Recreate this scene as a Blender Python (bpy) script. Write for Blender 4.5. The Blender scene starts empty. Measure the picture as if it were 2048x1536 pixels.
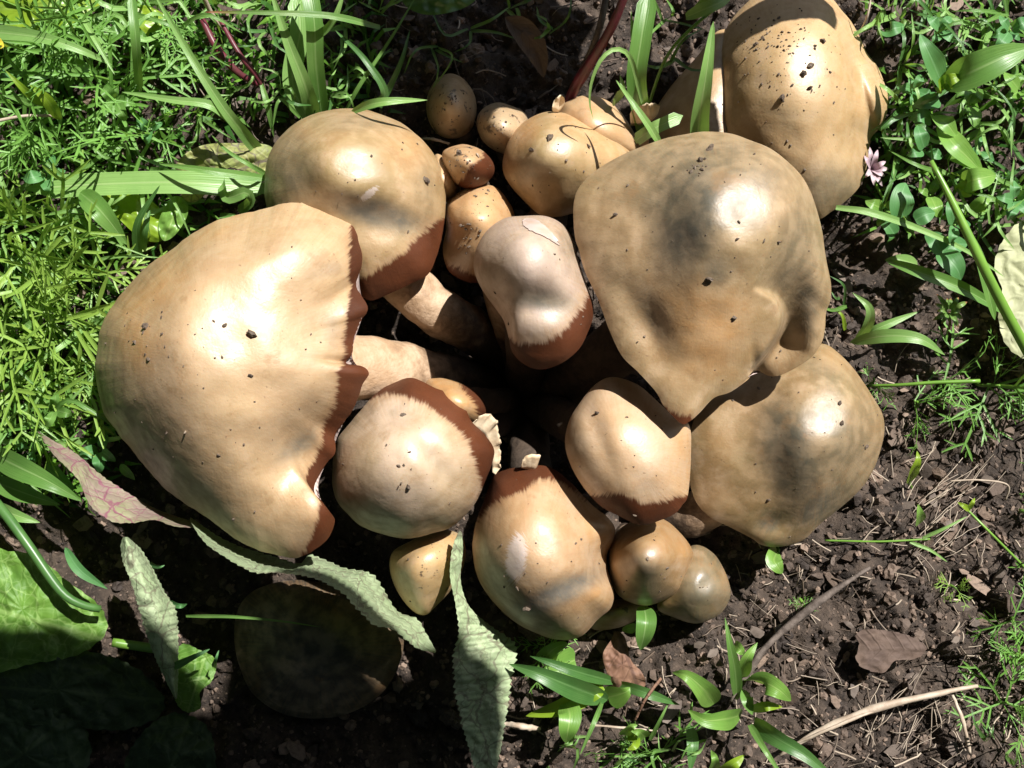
import bpy, math, random
import numpy as np
from math import radians, sin, cos, pi

# ------------------------------------------------------------------ camera, sky, sun, exposure
scene = bpy.context.scene
COL = scene.collection
HC, F = 0.50, 2198.0                     # camera height (m), focal length in pixels of a 2048 px wide picture
cam_d = bpy.data.cameras.new('camera'); cam = bpy.data.objects.new('camera', cam_d); COL.objects.link(cam)
cam.location = (0, 0, HC); cam_d.sensor_width = 36; cam_d.lens = 36 * F / 2048
cam_d.clip_start = 0.01; cam_d.clip_end = 60
scene.camera = cam
SUN_AZ, SUN_EL = radians(36), radians(51)          # azimuth from +Y towards +X
SUND = np.array([sin(SUN_AZ) * cos(SUN_EL), cos(SUN_AZ) * cos(SUN_EL), sin(SUN_EL)])
world = bpy.data.worlds.new('World'); scene.world = world; world.use_nodes = True
wn = world.node_tree; bg = wn.nodes['Background']
sky = wn.nodes.new('ShaderNodeTexSky'); sky.sky_type = 'NISHITA'; sky.sun_disc = False
sky.sun_elevation = SUN_EL; sky.sun_rotation = SUN_AZ
wn.links.new(sky.outputs[0], bg.inputs[0]); bg.inputs[1].default_value = 0.05
sun_d = bpy.data.lights.new('sun', 'SUN'); sun_d.energy = 5.0; sun_d.angle = radians(0.5); sun_d.color = (1, 0.965, 0.92)
sun = bpy.data.objects.new('sun', sun_d); COL.objects.link(sun)
from mathutils import Vector
sun.rotation_euler = Vector(SUND).to_track_quat('Z', 'Y').to_euler(); sun.location = (0.6, 0.9, 1.5)
vs = scene.view_settings
vs.view_transform = 'Standard'; vs.look = 'None'; vs.exposure = 0.88; vs.gamma = 1; vs.use_curve_mapping = False
scene.cycles.max_bounces = 6; scene.cycles.diffuse_bounces = 3; scene.cycles.glossy_bounces = 2
scene.cycles.transmission_bounces = 3; scene.cycles.use_denoising = True

rng = np.random.default_rng(7); random.seed(7)

# ------------------------------------------------------------------ helpers
def W(px, py, z):
    """a point at height z seen at photo pixel px, py"""
    px = np.asarray(px, float); py = np.asarray(py, float); z = np.asarray(z, float) + 0 * px
    k = (HC - z) / F
    return np.stack([(px - 1024) * k, (768 - py) * k, z], -1)

_T = np.random.default_rng(3).random((256, 256))
def vn(x, y, seed=0):
    xi = np.floor(x).astype(int); yi = np.floor(y).astype(int); fx = x - xi; fy = y - yi
    fx = fx * fx * (3 - 2 * fx); fy = fy * fy * (3 - 2 * fy); a = xi + seed * 37; b = yi + seed * 91
    g = lambda i, j: _T[i & 255, j & 255]
    return (g(a, b) * (1 - fx) + g(a + 1, b) * fx) * (1 - fy) + (g(a, b + 1) * (1 - fx) + g(a + 1, b + 1) * fx) * fy - 0.5
def fbm(x, y, seed=0, o=4):
    s = 0; a = 1
    for i in range(o):
        s = s + a * vn(x * 2 ** i, y * 2 ** i, seed + i); a *= 0.5
    return s
def spline(pts, n, closed=False):
    P = np.array(pts, float)
    if closed: Q = np.vstack([P[-1], P, P[0], P[1]]); m = len(P)
    else: Q = np.vstack([2 * P[0] - P[1], P, 2 * P[-1] - P[-2]]); m = len(P) - 1
    out = []
    for i in range(m):
        p0, p1, p2, p3 = Q[i:i + 4]; t = np.linspace(0, 1, 24, endpoint=False)[:, None]
        out.append(0.5 * (2 * p1 + (p2 - p0) * t + (2 * p0 - 5 * p1 + 4 * p2 - p3) * t ** 2 + (3 * p1 - p0 - 3 * p2 + p3) * t ** 3))
    out = np.vstack(out + [(Q[1:2] if closed else P[-1:])])
    L = np.concatenate([[0], np.cumsum(np.linalg.norm(np.diff(out, axis=0), axis=1))])
    t = np.linspace(0, L[-1], n, endpoint=not closed)
    return np.stack([np.interp(t, L, out[:, k]) for k in range(out.shape[1])], -1)

def mesh(name, v, f, attrs=None, smooth=True):
    me = bpy.data.meshes.new(name)
    me.from_pydata(np.asarray(v, float).tolist(), [], f if isinstance(f, list) else np.asarray(f).tolist())
    if attrs:
        for k, a in attrs.items():
            a = np.asarray(a, np.float32)
            if a.ndim == 1: at = me.attributes.new(k, 'FLOAT', 'POINT'); at.data.foreach_set('value', a)
            else: at = me.attributes.new(k, 'FLOAT_VECTOR', 'POINT'); at.data.foreach_set('vector', a.ravel())
    if smooth: me.polygons.foreach_set('use_smooth', np.ones(len(me.polygons), bool))
    me.update(); return me
def obj(name, me, mat=None, parent=None):
    o = bpy.data.objects.new(name, me); COL.objects.link(o)
    if mat is not None and not me.materials: me.materials.append(mat)
    if parent is not None:
        o.parent = parent; o.location = -Vector(parent.location)      # meshes are built in world space
    return o
def tag(o, label, cat, group=None, kind=None):
    o['label'] = label; o['category'] = cat
    if group: o['group'] = group
    if kind: o['kind'] = kind
    return o
def thing(name, label, cat, loc, group=None):
    o = bpy.data.objects.new(name, None); COL.objects.link(o); o.location = [float(c) for c in loc]
    o.empty_display_size = 0.01
    return tag(o, label, cat, group)
def grid_faces(n, m, closed=False):
    """n rows of m vertices"""
    i = np.arange(n - 1)[:, None]; mm = m if closed else m - 1; j = np.arange(mm)[None]
    a = i * m + j; b = i * m + (j + 1) % m; c = a + m; d = b + m
    return np.stack([a, b, d, c], -1).reshape(-1, 4)

# ------------------------------------------------------------------ materials
def nt(name):
    m = bpy.data.materials.new(name); m.use_nodes = True; t = m.node_tree; b = t.nodes['Principled BSDF']
    return m, t, b
def N(t, typ, **kw):
    n = t.nodes.new(typ)
    for k, v in kw.items():
        if k.startswith('i_'):
            key = k[2:]; n.inputs[int(key) if key.isdigit() else key].default_value = v
        else: setattr(n, k, v)
    return n
def mixc(t, fac, a, b, mode='MIX'):
    n = t.nodes.new('ShaderNodeMix'); n.data_type = 'RGBA'; n.blend_type = mode
    for s, v in ((n.inputs[0], fac), (n.inputs[6], a), (n.inputs[7], b)):
        if hasattr(v, 'is_output'): t.links.new(v, s)
        elif isinstance(v, (int, float)): s.default_value = v
        else: s.default_value = (*v, 1)
    return n.outputs[2]
def ma(t, op, a, b=0.0, c=None, clamp=False):
    n = t.nodes.new('ShaderNodeMath'); n.operation = op; n.use_clamp = clamp
    for i, v in enumerate((a, b) if c is None else (a, b, c)):
        if hasattr(v, 'is_output'): t.links.new(v, n.inputs[i])
        else: n.inputs[i].default_value = v
    return n.outputs[0]
def ramp(t, v, lo, hi, a=0.0, b=1.0):
    n = t.nodes.new('ShaderNodeMapRange'); n.interpolation_type = 'SMOOTHSTEP'
    t.links.new(v, n.inputs[0])
    for i, x in enumerate((lo, hi, a, b)): n.inputs[i + 1].default_value = x
    return n.outputs[0]
def attr(t, name, out='Fac'):
    n = t.nodes.new('ShaderNodeAttribute'); n.attribute_name = name; return n.outputs[out]
def noise(t, scale, detail=3, vec=None, rough=0.5):
    n = N(t, 'ShaderNodeTexNoise'); n.inputs['Scale'].default_value = scale; n.inputs['Detail'].default_value = detail
    n.inputs['Roughness'].default_value = rough
    if vec is None: vec = N(t, 'ShaderNodeTexCoord').outputs['Object']
    t.links.new(vec, n.inputs['Vector']); return n.outputs['Fac']
def bump(t, b, h, strength, dist):
    n = N(t, 'ShaderNodeBump'); n.inputs['Strength'].default_value = strength; n.inputs['Distance'].default_value = dist
    t.links.new(h, n.inputs['Height']); t.links.new(n.outputs[0], b.inputs['Normal']); return n

def cap_mat(name, base, alt, brown=(0.062, 0.019, 0.007), rough=0.48, dirt=0.0, metal=0.25, tint=0.45, grey=(0.14, 0.13, 0.10), warm=(0.54, 0.31, 0.135)):
    sc = (1 - metal) * 1.02
    def tone(c, k=sc):
        return tuple(min(.8, x * k * (1 + tint * q)) for x, q in zip(c, (0.12, 0.0, -0.24)))
    base, alt, warm = tone(base), tone(alt), tone(warm, min(1, sc * 1.1))
    m, t, b = nt(name)
    pol = attr(t, 'polar', 'Vector'); st = noise(t, 1.0, 4, pol, 0.65)
    big = noise(t, 26, 3); fine = noise(t, 150, 4)
    mid = noise(t, 75, 4, None, 0.6)
    c = mixc(t, ramp(t, big, 0.36, 0.64), base, alt)
    c = mixc(t, ramp(t, mid, 0.42, 0.68, 0.0, 0.45), c, tuple(x * k for x, k in zip(alt, (0.86, 0.78, 0.66))))
    c = mixc(t, ramp(t, mid, 0.30, 0.45, 0.35, 0.0), c, tone((0.62, 0.47, 0.36)))
    c = mixc(t, ramp(t, ma(t, 'ADD', attr(t, 'warm'), ma(t, 'MULTIPLY', ma(t, 'SUBTRACT', mid, 0.5), 0.4)), 0.1, 0.9), c, warm)
    c = mixc(t, ramp(t, ma(t, 'ADD', attr(t, 'olive'), ma(t, 'MULTIPLY', ma(t, 'SUBTRACT', mid, 0.5), 0.4)), 0.0, 0.9), c, (0.135, 0.108, 0.060))  # olive skin tone, with edge shading of the caps painted in
    c = mixc(t, ramp(t, ma(t, 'ADD', attr(t, 'grey'), ma(t, 'MULTIPLY', ma(t, 'SUBTRACT', mid, 0.5), 0.22)), 0.08, 1.0), c, grey)  # grey masks paint the caps' form shade, with some grey sheen pigment
    pal = ma(t, 'ADD', attr(t, 'pale'), ma(t, 'MULTIPLY', ma(t, 'SUBTRACT', st, 0.5), 1.1))
    c = mixc(t, ramp(t, pal, 0.42, 0.62, 0.0, 0.75), c, (0.60, 0.52, 0.48))
    c = mixc(t, ma(t, 'MULTIPLY', ramp(t, st, 0.30, 0.70, 0.0, 0.34), ramp(t, attr(t, 'rad'), 0.2, 0.95)), c, (0.30, 0.17, 0.07))
    c = mixc(t, ramp(t, fine, 0.35, 0.65, 0.24, 0.0), c, tone((0.68, 0.53, 0.37)))
    spot = noise(t, 700, 2)
    c = mixc(t, ramp(t, spot, 0.69, 0.76, 0.0, 0.55), c, (0.13, 0.06, 0.025))
    blot = noise(t, 60, 5, None, 0.7)
    c = mixc(t, ramp(t, blot, 0.56, 0.68, 0.0, 0.42), c, (0.25, 0.135, 0.05))
    if dirt:
        d = noise(t, 170, 5, None, 0.7)
        c = mixc(t, ramp(t, d, 0.62 - 0.12 * dirt, 0.68 - 0.12 * dirt, 0.0, 0.85), c, (0.05, 0.032, 0.022))
    bd = ma(t, 'ADD', attr(t, 'band'), ma(t, 'ADD', ma(t, 'MULTIPLY', ma(t, 'SUBTRACT', st, 0.5), 1.25), ma(t, 'MULTIPLY', ma(t, 'SUBTRACT', mid, 0.5), 1.1)))
    c = mixc(t, ramp(t, bd, -0.9, 0.0, 0.0, 0.35), c, (0.36, 0.21, 0.10))
    c = mixc(t, ramp(t, bd, -0.15, 0.42), c, mixc(t, ramp(t, big, 0.35, 0.65), brown, tuple(x * 1.7 for x in brown)))
    t.links.new(c, b.inputs['Base Color'])
    mi = noise(t, 1100, 3)
    r = ma(t, 'ADD', ma(t, 'MULTIPLY', fine, 0.16), ma(t, 'ADD', ma(t, 'MULTIPLY', mid, 0.46), rough - 0.30))
    r = ma(t, 'ADD', r, ramp(t, bd, 0.0, 0.4, 0.0, 0.12))
    b.inputs['IOR'].default_value = 1.8
    t.links.new(r, b.inputs['Roughness'])
    t.links.new(ramp(t, bd, 0.0, 0.4, 0.5, 0.12), b.inputs['Specular IOR Level'])
    b.inputs['Subsurface Weight'].default_value = 0.12; b.inputs['Subsurface Scale'].default_value = 0.003
    b.inputs['Subsurface Radius'].default_value = (1.0, 0.45, 0.2)
    h = ma(t, 'ADD', ma(t, 'MULTIPLY', big, 2.0), ma(t, 'ADD', fine, ma(t, 'ADD', ma(t, 'MULTIPLY', mi, 0.2), ma(t, 'MULTIPLY', ma(t, 'MULTIPLY', st, attr(t, 'rad')), 0.25))))
    bump(t, b, h, 0.5, 0.0007)
    return m

def plain_mat(name, c1, c2, scale, rough=0.6, bmp=0.4, dist=0.0006, detail=5, spec=0.4):
    m, t, b = nt(name)
    n = noise(t, scale, detail, None, 0.65)
    c = mixc(t, ramp(t, n, 0.35, 0.65), c1, c2)
    ri = N(t, 'ShaderNodeObjectInfo').outputs['Random']
    c = mixc(t, ma(t, 'MULTIPLY', ri, 0.35), c, tuple(x * 0.55 for x in c1))
    t.links.new(c, b.inputs['Base Color']); b.inputs['Roughness'].default_value = rough
    b.inputs['Specular IOR Level'].default_value = spec
    bump(t, b, n, bmp, dist); return m

def leaf_mat(name, c1, c2, rib, trans=0.35, rough=0.36, vein=0.0, tip=None, ribw=0.10, vcol=None):
    """attributes: across (-1..1), along (0..1)"""
    m, t, b = nt(name)
    ac = attr(t, 'across'); al = attr(t, 'along'); ri = N(t, 'ShaderNodeObjectInfo').outputs['Random']
    n = noise(t, 90, 3)
    c = mixc(t, ramp(t, n, 0.3, 0.7), c1, c2)
    c = mixc(t, ma(t, 'MULTIPLY', ri, 0.45), c, tuple(x * k for x, k in zip(c1, (0.62, 0.72, 0.6))))
    if tip: c = mixc(t, ramp(t, al, 0.75, 1.0), c, tip)
    aa = ma(t, 'ABSOLUTE', ac)
    c = mixc(t, ramp(t, aa, ribw * 0.4, ribw, 0.75, 0.0), c, rib)
    st = N(t, 'ShaderNodeCombineXYZ'); t.links.new(ma(t, 'MULTIPLY', ac, 9.0), st.inputs[0]); t.links.new(ma(t, 'MULTIPLY', al, 2.0), st.inputs[1])
    stn = noise(t, 1.0, 3, st.outputs[0])
    c = mixc(t, ramp(t, stn, 0.35, 0.7, 0.22, 0.0), c, tuple(x * 0.5 for x in c1))
    h = stn
    if vein:
        tc = N(t, 'ShaderNodeTexCoord').outputs['Object']
        nz = N(t, 'ShaderNodeTexNoise'); nz.inputs['Scale'].default_value = 120; t.links.new(tc, nz.inputs['Vector'])
        ad = N(t, 'ShaderNodeMixRGB', blend_type='ADD'); ad.inputs[0].default_value = 0.006
        t.links.new(tc, ad.inputs[1]); t.links.new(nz.outputs['Color'], ad.inputs[2])
        def vor(sc):
            v = N(t, 'ShaderNodeTexVoronoi', feature='DISTANCE_TO_EDGE'); v.inputs['Scale'].default_value = sc
            t.links.new(ad.outputs[0], v.inputs['Vector']); return v.outputs['Distance']
        v1, v2 = vor(70), vor(190)
        # side veins slanting from the midrib
        wob = noise(t, 45, 3)
        sv = ma(t, 'FRACT', ma(t, 'ADD', ma(t, 'ADD', ma(t, 'MULTIPLY', al, 6.0), ma(t, 'MULTIPLY', wob, 1.6)), ma(t, 'MULTIPLY', aa, -1.6)))
        sv = ma(t, 'ABSOLUTE', ma(t, 'SUBTRACT', sv, 0.5))
        vc = vcol or rib
        c = mixc(t, ramp(t, v2, 0.01, 0.05, 0.45 * vein, 0.0), c, vc)
        c = mixc(t, ramp(t, v1, 0.01, 0.035, 0.8 * vein, 0.0), c, vc)
        c = mixc(t, ramp(t, sv, 0.0, 0.05, 0.5 * vein, 0.0), c, vc)
        h = ma(t, 'ADD', ramp(t, v1, 0.0, 0.25), ma(t, 'MULTIPLY', ramp(t, v2, 0.0, 0.3), 0.5))
        h = ma(t, 'ADD', h, ramp(t, sv, 0.0, 0.15, 0.0, 0.6))
    t.links.new(c, b.inputs['Base Color']); b.inputs['Roughness'].default_value = rough
    b.inputs['Specular IOR Level'].default_value = 0.6
    bp = bump(t, b, h, 0.35, 0.0009 if vein else 0.0005)
    tr = N(t, 'ShaderNodeBsdfTranslucent'); t.links.new(mixc(t, 0.6, c, (0.32, 0.50, 0.04), 'MIX'), tr.inputs[0])
    t.links.new(bp.outputs[0], tr.inputs['Normal'])
    mx = N(t, 'ShaderNodeMixShader'); mx.inputs[0].default_value = trans
    t.links.new(b.outputs[0], mx.inputs[1]); t.links.new(tr.outputs[0], mx.inputs[2])
    t.links.new(mx.outputs[0], t.nodes['Material Output'].inputs[0]); return m

M = {}
def stem_mat():
    m, t, b = nt('stem_flesh')
    al = attr(t, 'along'); n1 = noise(t, 90, 5, None, 0.65); n2 = noise(t, 420, 4, None, 0.7)
    c = mixc(t, ramp(t, n1, 0.35, 0.65), (0.50, 0.36, 0.24), (0.40, 0.26, 0.15))
    c = mixc(t, ramp(t, n2, 0.5, 0.7, 0, .35), c, (0.28, 0.17, 0.09))
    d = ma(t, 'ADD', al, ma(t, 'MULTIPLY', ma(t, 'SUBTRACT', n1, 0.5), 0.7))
    c = mixc(t, ramp(t, d, 0.22, 0.62), c, (0.055, 0.036, 0.024))  # darkens towards the base to paint the shade of the central hollow
    t.links.new(c, b.inputs['Base Color']); b.inputs['Roughness'].default_value = 0.6
    bump(t, b, ma(t, 'ADD', n1, n2), 0.5, 0.0012); return m
M['stem'] = stem_mat()
M['stem_shade_tint'] = plain_mat('shade_tinted_stem', (0.085, 0.06, 0.042), (0.045, 0.032, 0.023), 150, 0.75, 0.8, 0.0015)  # stems painted dark for the shade in the central hollow
M['gill'] = plain_mat('gill_flesh', (0.62, 0.52, 0.47), (0.45, 0.33, 0.30), 200, 0.6, 0.3)
M['flesh'] = plain_mat('torn_flesh', (0.72, 0.60, 0.42), (0.55, 0.40, 0.25), 220, 0.6, 0.5)
M['grass'] = leaf_mat('grass_blade', (0.142, 0.300, 0.066), (0.193, 0.365, 0.086), (0.303, 0.470, 0.166))
M['grass_pale'] = leaf_mat('pale_grass', (0.228, 0.414, 0.113), (0.283, 0.476, 0.140), (0.389, 0.546, 0.216), 0.3)
M['grass_dark'] = leaf_mat('dark_grass', (0.066, 0.169, 0.042), (0.095, 0.216, 0.057), (0.149, 0.289, 0.096), 0.25)
M['grass_red'] = leaf_mat('red_tipped_grass', (0.13, 0.27, 0.06), (0.2, 0.3, 0.08), (0.25, 0.36, 0.12), 0.25, tip=(0.35, 0.09, 0.06))
M['maroon'] = plain_mat('maroon_stalk', (0.16, 0.025, 0.045), (0.09, 0.03, 0.03), 150, 0.4, 0.3)
M['stalk'] = leaf_mat('green_stalk', (0.16, 0.32, 0.05), (0.22, 0.42, 0.06), (0.3, 0.5, 0.1), 0.15)
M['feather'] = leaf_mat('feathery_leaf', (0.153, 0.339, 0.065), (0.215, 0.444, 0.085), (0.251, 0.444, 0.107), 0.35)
M['feather_lit'] = leaf_mat('sun_tinted_yellow_feather', (0.260, 0.438, 0.076), (0.335, 0.518, 0.089), (0.331, 0.485, 0.116), 0.4)  # brighter copy of the feathery leaf, sunlight painted into its yellow green
M['broad'] = leaf_mat('broad_leaf', (0.180, 0.361, 0.068), (0.248, 0.445, 0.088), (0.334, 0.506, 0.140), 0.35)
M['broad_y'] = leaf_mat('yellow_broad_leaf', (0.26, 0.42, 0.03), (0.34, 0.48, 0.04), (0.3, 0.45, 0.08), 0.4)
M['clover'] = leaf_mat('clover_leaf', (0.082, 0.240, 0.071), (0.120, 0.300, 0.099), (0.170, 0.360, 0.149), 0.25, 0.5)
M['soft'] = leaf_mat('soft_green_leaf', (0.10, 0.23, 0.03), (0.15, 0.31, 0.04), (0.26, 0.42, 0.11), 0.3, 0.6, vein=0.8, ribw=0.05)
M['soft_shade_tint'] = leaf_mat('shade_tinted_leaf', (0.016, 0.038, 0.009), (0.026, 0.055, 0.012), (0.05, 0.085, 0.025), 0.08, 0.7, vein=0.7, ribw=0.05)  # dark copy of the soft leaf, lower left shade painted into its colour
M['crinkle'] = leaf_mat('crinkled_leaf_underside', (0.33, 0.42, 0.23), (0.40, 0.48, 0.29), (0.32, 0.36, 0.2), 0.12, 0.7, vein=0.8, vcol=(0.14, 0.11, 0.08), ribw=0.03)
M['crinkle_p'] = leaf_mat('purple_veined_leaf', (0.29, 0.28, 0.16), (0.28, 0.175, 0.18), (0.25, 0.12, 0.15), 0.12, 0.7, vein=1.0, vcol=(0.20, 0.055, 0.10), ribw=0.04)
M['dry_green'] = leaf_mat('olive_wilted_leaf', (0.22, 0.26, 0.07), (0.33, 0.32, 0.11), (0.10, 0.07, 0.05), 0.12, 0.65, vein=0.8, vcol=(0.09, 0.06, 0.06), ribw=0.06)
M['pale_leaf'] = leaf_mat('pale_dry_leaf', (0.52, 0.52, 0.30), (0.58, 0.58, 0.36), (0.4, 0.42, 0.25), 0.2, 0.7, vein=0.4, vcol=(0.38, 0.38, 0.24))
M['dead'] = leaf_mat('dead_brown_leaf', (0.20, 0.095, 0.06), (0.26, 0.14, 0.085), (0.10, 0.05, 0.035), 0.05, 0.75, vein=0.6, vcol=(0.10, 0.05, 0.035))
M['dead2'] = leaf_mat('decayed_leaf', (0.095, 0.062, 0.048), (0.13, 0.085, 0.062), (0.08, 0.05, 0.035), 0.03, 0.85, vein=0.5, vcol=(0.07, 0.045, 0.03))
M['straw'] = plain_mat('straw', (0.48, 0.40, 0.31), (0.33, 0.25, 0.18), 160, 0.6, 0.5)
M['twig'] = plain_mat('twig_bark', (0.15, 0.12, 0.10), (0.06, 0.045, 0.036), 200, 0.8, 0.8, 0.001)
M['petal'] = plain_mat('pink_petal', (0.40, 0.28, 0.33), (0.46, 0.37, 0.38), 120, 0.5, 0.1)
M['yellow'] = plain_mat('yellow_petal', (0.8, 0.65, 0.05), (0.8, 0.7, 0.1), 90, 0.5, 0.1)
M['bark'] = plain_mat('bark_chip', (0.17, 0.135, 0.11), (0.085, 0.064, 0.052), 120, 0.7, 0.7, 0.001)
M['dirt'] = plain_mat('soil_crumb', (0.075, 0.052, 0.036), (0.15, 0.115, 0.085), 300, 0.85, 0.8)

def soil_mat():
    m, t, b = nt('soil')
    n1 = noise(t, 60, 6, None, 0.7); n2 = noise(t, 420, 5, None, 0.7)
    c = mixc(t, ramp(t, n1, 0.35, 0.65), (0.026, 0.018, 0.013), (0.075, 0.053, 0.038))
    c = mixc(t, ramp(t, n2, 0.5, 0.75, 0.0, 0.7), c, (0.16, 0.115, 0.085))
    t.links.new(c, b.inputs['Base Color']); b.inputs['Roughness'].default_value = 0.85
    bump(t, b, ma(t, 'ADD', n1, n2), 1.0, 0.002); return m
M['soil'] = soil_mat()
def crumb_mat():
    m, t, b = nt('crumbled_soil')
    v = attr(t, 'tint'); n2 = noise(t, 500, 5, None, 0.7)
    c = mixc(t, v, (0.024, 0.016, 0.012), (0.23, 0.163, 0.12))
    c = mixc(t, ramp(t, n2, 0.45, 0.7, 0.0, 0.5), c, (0.025, 0.018, 0.014))
    t.links.new(c, b.inputs['Base Color']); b.inputs['Roughness'].default_value = 0.75
    bump(t, b, n2, 0.8, 0.0008); return m
M['crumb'] = crumb_mat()
def fibre_mat():
    m, t, b = nt('dry_fibres')
    c = mixc(t, attr(t, 'tint'), (0.10, 0.07, 0.05), (0.46, 0.38, 0.29))
    t.links.new(c, b.inputs['Base Color']); b.inputs['Roughness'].default_value = 0.6; return m
M['fibre'] = fibre_mat()
def cover_mat():
    m, t, b = nt('low_greenery')
    c = mixc(t, attr(t, 'tint'), (0.035, 0.12, 0.018), (0.16, 0.34, 0.04))
    t.links.new(c, b.inputs['Base Color']); b.inputs['Roughness'].default_value = 0.5
    tr = N(t, 'ShaderNodeBsdfTranslucent'); t.links.new(c, tr.inputs[0])
    mx = N(t, 'ShaderNodeMixShader'); mx.inputs[0].default_value = 0.3
    t.links.new(b.outputs[0], mx.inputs[1]); t.links.new(tr.outputs[0], mx.inputs[2])
    t.links.new(mx.outputs[0], t.nodes['Material Output'].inputs[0]); return m
M['cover'] = cover_mat()

# ------------------------------------------------------------------ the ground
def ground_z(x, y):
    x = np.asarray(x, float); y = np.asarray(y, float)
    z = 0.012 * fbm(x * 14 + 40, y * 14 + 40, 1, 3) + 0.010 * fbm(x * 70 + 90, y * 70 + 50, 5, 4) + 0.004 * fbm(x * 330 + 20, y * 330 + 11, 9, 3)
    d = np.hypot((x - 0.005) / 0.085, (y + 0.005) / 0.075)
    z = z - 0.03 * np.exp(-(np.hypot((x - 0.005) / 0.06, (y + 0.008) / 0.05)) ** 2) - 0.006 * np.exp(-d ** 2)
    return z - 0.004
def axis(lim, step):
    a = np.arange(-lim, lim + step / 2, step); e = []
    s, p = step * 2, lim + step * 2
    while p < 30: e.append(p); s *= 1.35; p += s
    e = np.array(e); return np.concatenate([-e[::-1], a, e])
gx, gy = axis(0.42, 0.00145), axis(0.34, 0.00145)
X, Y = np.meshgrid(gx, gy); Z = ground_z(X, Y)
far = np.clip((np.maximum(abs(X), abs(Y)) - 0.42) / 0.5, 0, 1); Z = Z * (1 - far) - 0.01 * far
me = mesh('ground', np.stack([X, Y, Z], -1).reshape(-1, 3), grid_faces(len(gy), len(gx)))
g = obj('ground', me, M['soil']); g['kind'] = 'structure'; g['label'] = 'dark crumbly garden soil under the mushrooms'

# icosahedron for crumbs
_p = (1 + 5 ** .5) / 2
ICO = np.array([(-1, _p, 0), (1, _p, 0), (-1, -_p, 0), (1, -_p, 0), (0, -1, _p), (0, 1, _p), (0, -1, -_p), (0, 1, -_p), (_p, 0, -1), (_p, 0, 1), (-_p, 0, -1), (-_p, 0, 1)]) / 1.902
ICOF = np.array([(0, 11, 5), (0, 5, 1), (0, 1, 7), (0, 7, 10), (0, 10, 11), (1, 5, 9), (5, 11, 4), (11, 10, 2), (10, 7, 6), (7, 1, 8), (3, 9, 4), (3, 4, 2), (3, 2, 6), (3, 6, 8), (3, 8, 9), (4, 9, 5), (2, 4, 11), (6, 2, 10), (8, 6, 7), (9, 8, 1)])
def subdiv(v, f):
    v = list(map(tuple, v)); cache = {}; out = []
    def mid(a, b):
        k = (min(a, b), max(a, b))
        if k not in cache:
            p = (np.array(v[a]) + np.array(v[b])) / 2; v.append(tuple(p / np.linalg.norm(p))); cache[k] = len(v) - 1
        return cache[k]
    for a, b, c in f:
        d, e, g_ = mid(a, b), mid(b, c), mid(c, a); out += [(a, d, g_), (b, e, d), (c, g_, e), (d, e, g_)]
    return np.array(v), np.array(out)
ICO2, ICO2F = subdiv(ICO, ICOF)
ICO3, ICO3F = subdiv(ICO2, ICO2F)
def rotm(n, r):
    q = r.normal(size=(n, 4)); q /= np.linalg.norm(q, axis=1)[:, None]; w, x, y, z = q.T
    return np.stack([1 - 2 * (y * y + z * z), 2 * (x * y - z * w), 2 * (x * z + y * w), 2 * (x * y + z * w), 1 - 2 * (x * x + z * z), 2 * (y * z - x * w),
                     2 * (x * z - y * w), 2 * (y * z + x * w), 1 - 2 * (x * x + y * y)], -1).reshape(n, 3, 3)
def scatter(base, bf, pos, size, r, squash=(1, 1, 1), jit=0.35, tilt_flat=False, tint=None):
    n = len(pos); V = base[None] * (1 + jit * (r.random((n, len(base), 1)) - 0.5) * 2)
    V = V * np.asarray(squash) * (0.75 + 0.5 * r.random((n, 1, 3)))
    if tilt_flat:
        a = r.random(n) * 2 * pi; tl = r.normal(size=(n, 2)) * 0.35
        R = np.zeros((n, 3, 3)); R[:, 0, 0] = np.cos(a); R[:, 0, 1] = -np.sin(a); R[:, 1, 0] = np.sin(a); R[:, 1, 1] = np.cos(a); R[:, 2, 2] = 1
        R[:, 2, 0] = tl[:, 0]; R[:, 2, 1] = tl[:, 1]
    else: R = rotm(n, r)
    V = np.einsum('nij,nkj->nki', R, V) * size[:, None, None] + pos[:, None]
    Fc = bf[None] + (np.arange(n) * len(base))[:, None, None]
    tn = r.random(n) if tint is None else tint
    return V.reshape(-1, 3), Fc.reshape(-1, bf.shape[1]), np.repeat(tn, len(base))
def gpos(n, r, x0=-0.4, x1=0.4, y0=-0.32, y1=0.32, dz=0.0):
    x = r.uniform(x0, x1, n); y = r.uniform(y0, y1, n); return np.stack([x, y, ground_z(x, y) + dz], -1)
r = np.random.default_rng(11)
VV, FF, TT = [], [], []; off = 0
for base, bf, n, lo, hi, sq, jit in ((ICO, ICOF, 32000, 0.0004, 0.0013, (1.2, 1, .8), .4), (ICO2, ICO2F, 3900, 0.0011, 0.0034, (1.1, 1, .75), .34), (ICO3, ICO3F, 160, 0.003, 0.0062, (1, 1, .7), .24)):
    s = lo + (hi - lo) * r.random(n) ** 2.2
    p = gpos(n, r); kk = int(n * .66); p[:kk] = gpos(kk, r, -.26, .26, -.2, .2); v, f, t_ = scatter(base, bf, p, s, r, sq, jit, tint=r.random(n) ** 1.6)
    VV.append(v); FF.append(f + off); TT.append(t_); off += len(v)
me = mesh('soil_crumbs', np.vstack(VV), np.vstack(FF), {'tint': np.concatenate(TT)}, smooth=False)
tag(obj('soil_crumbs', me, M['crumb']), 'loose dark soil crumbs covering the ground', 'soil', kind='stuff')
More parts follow.
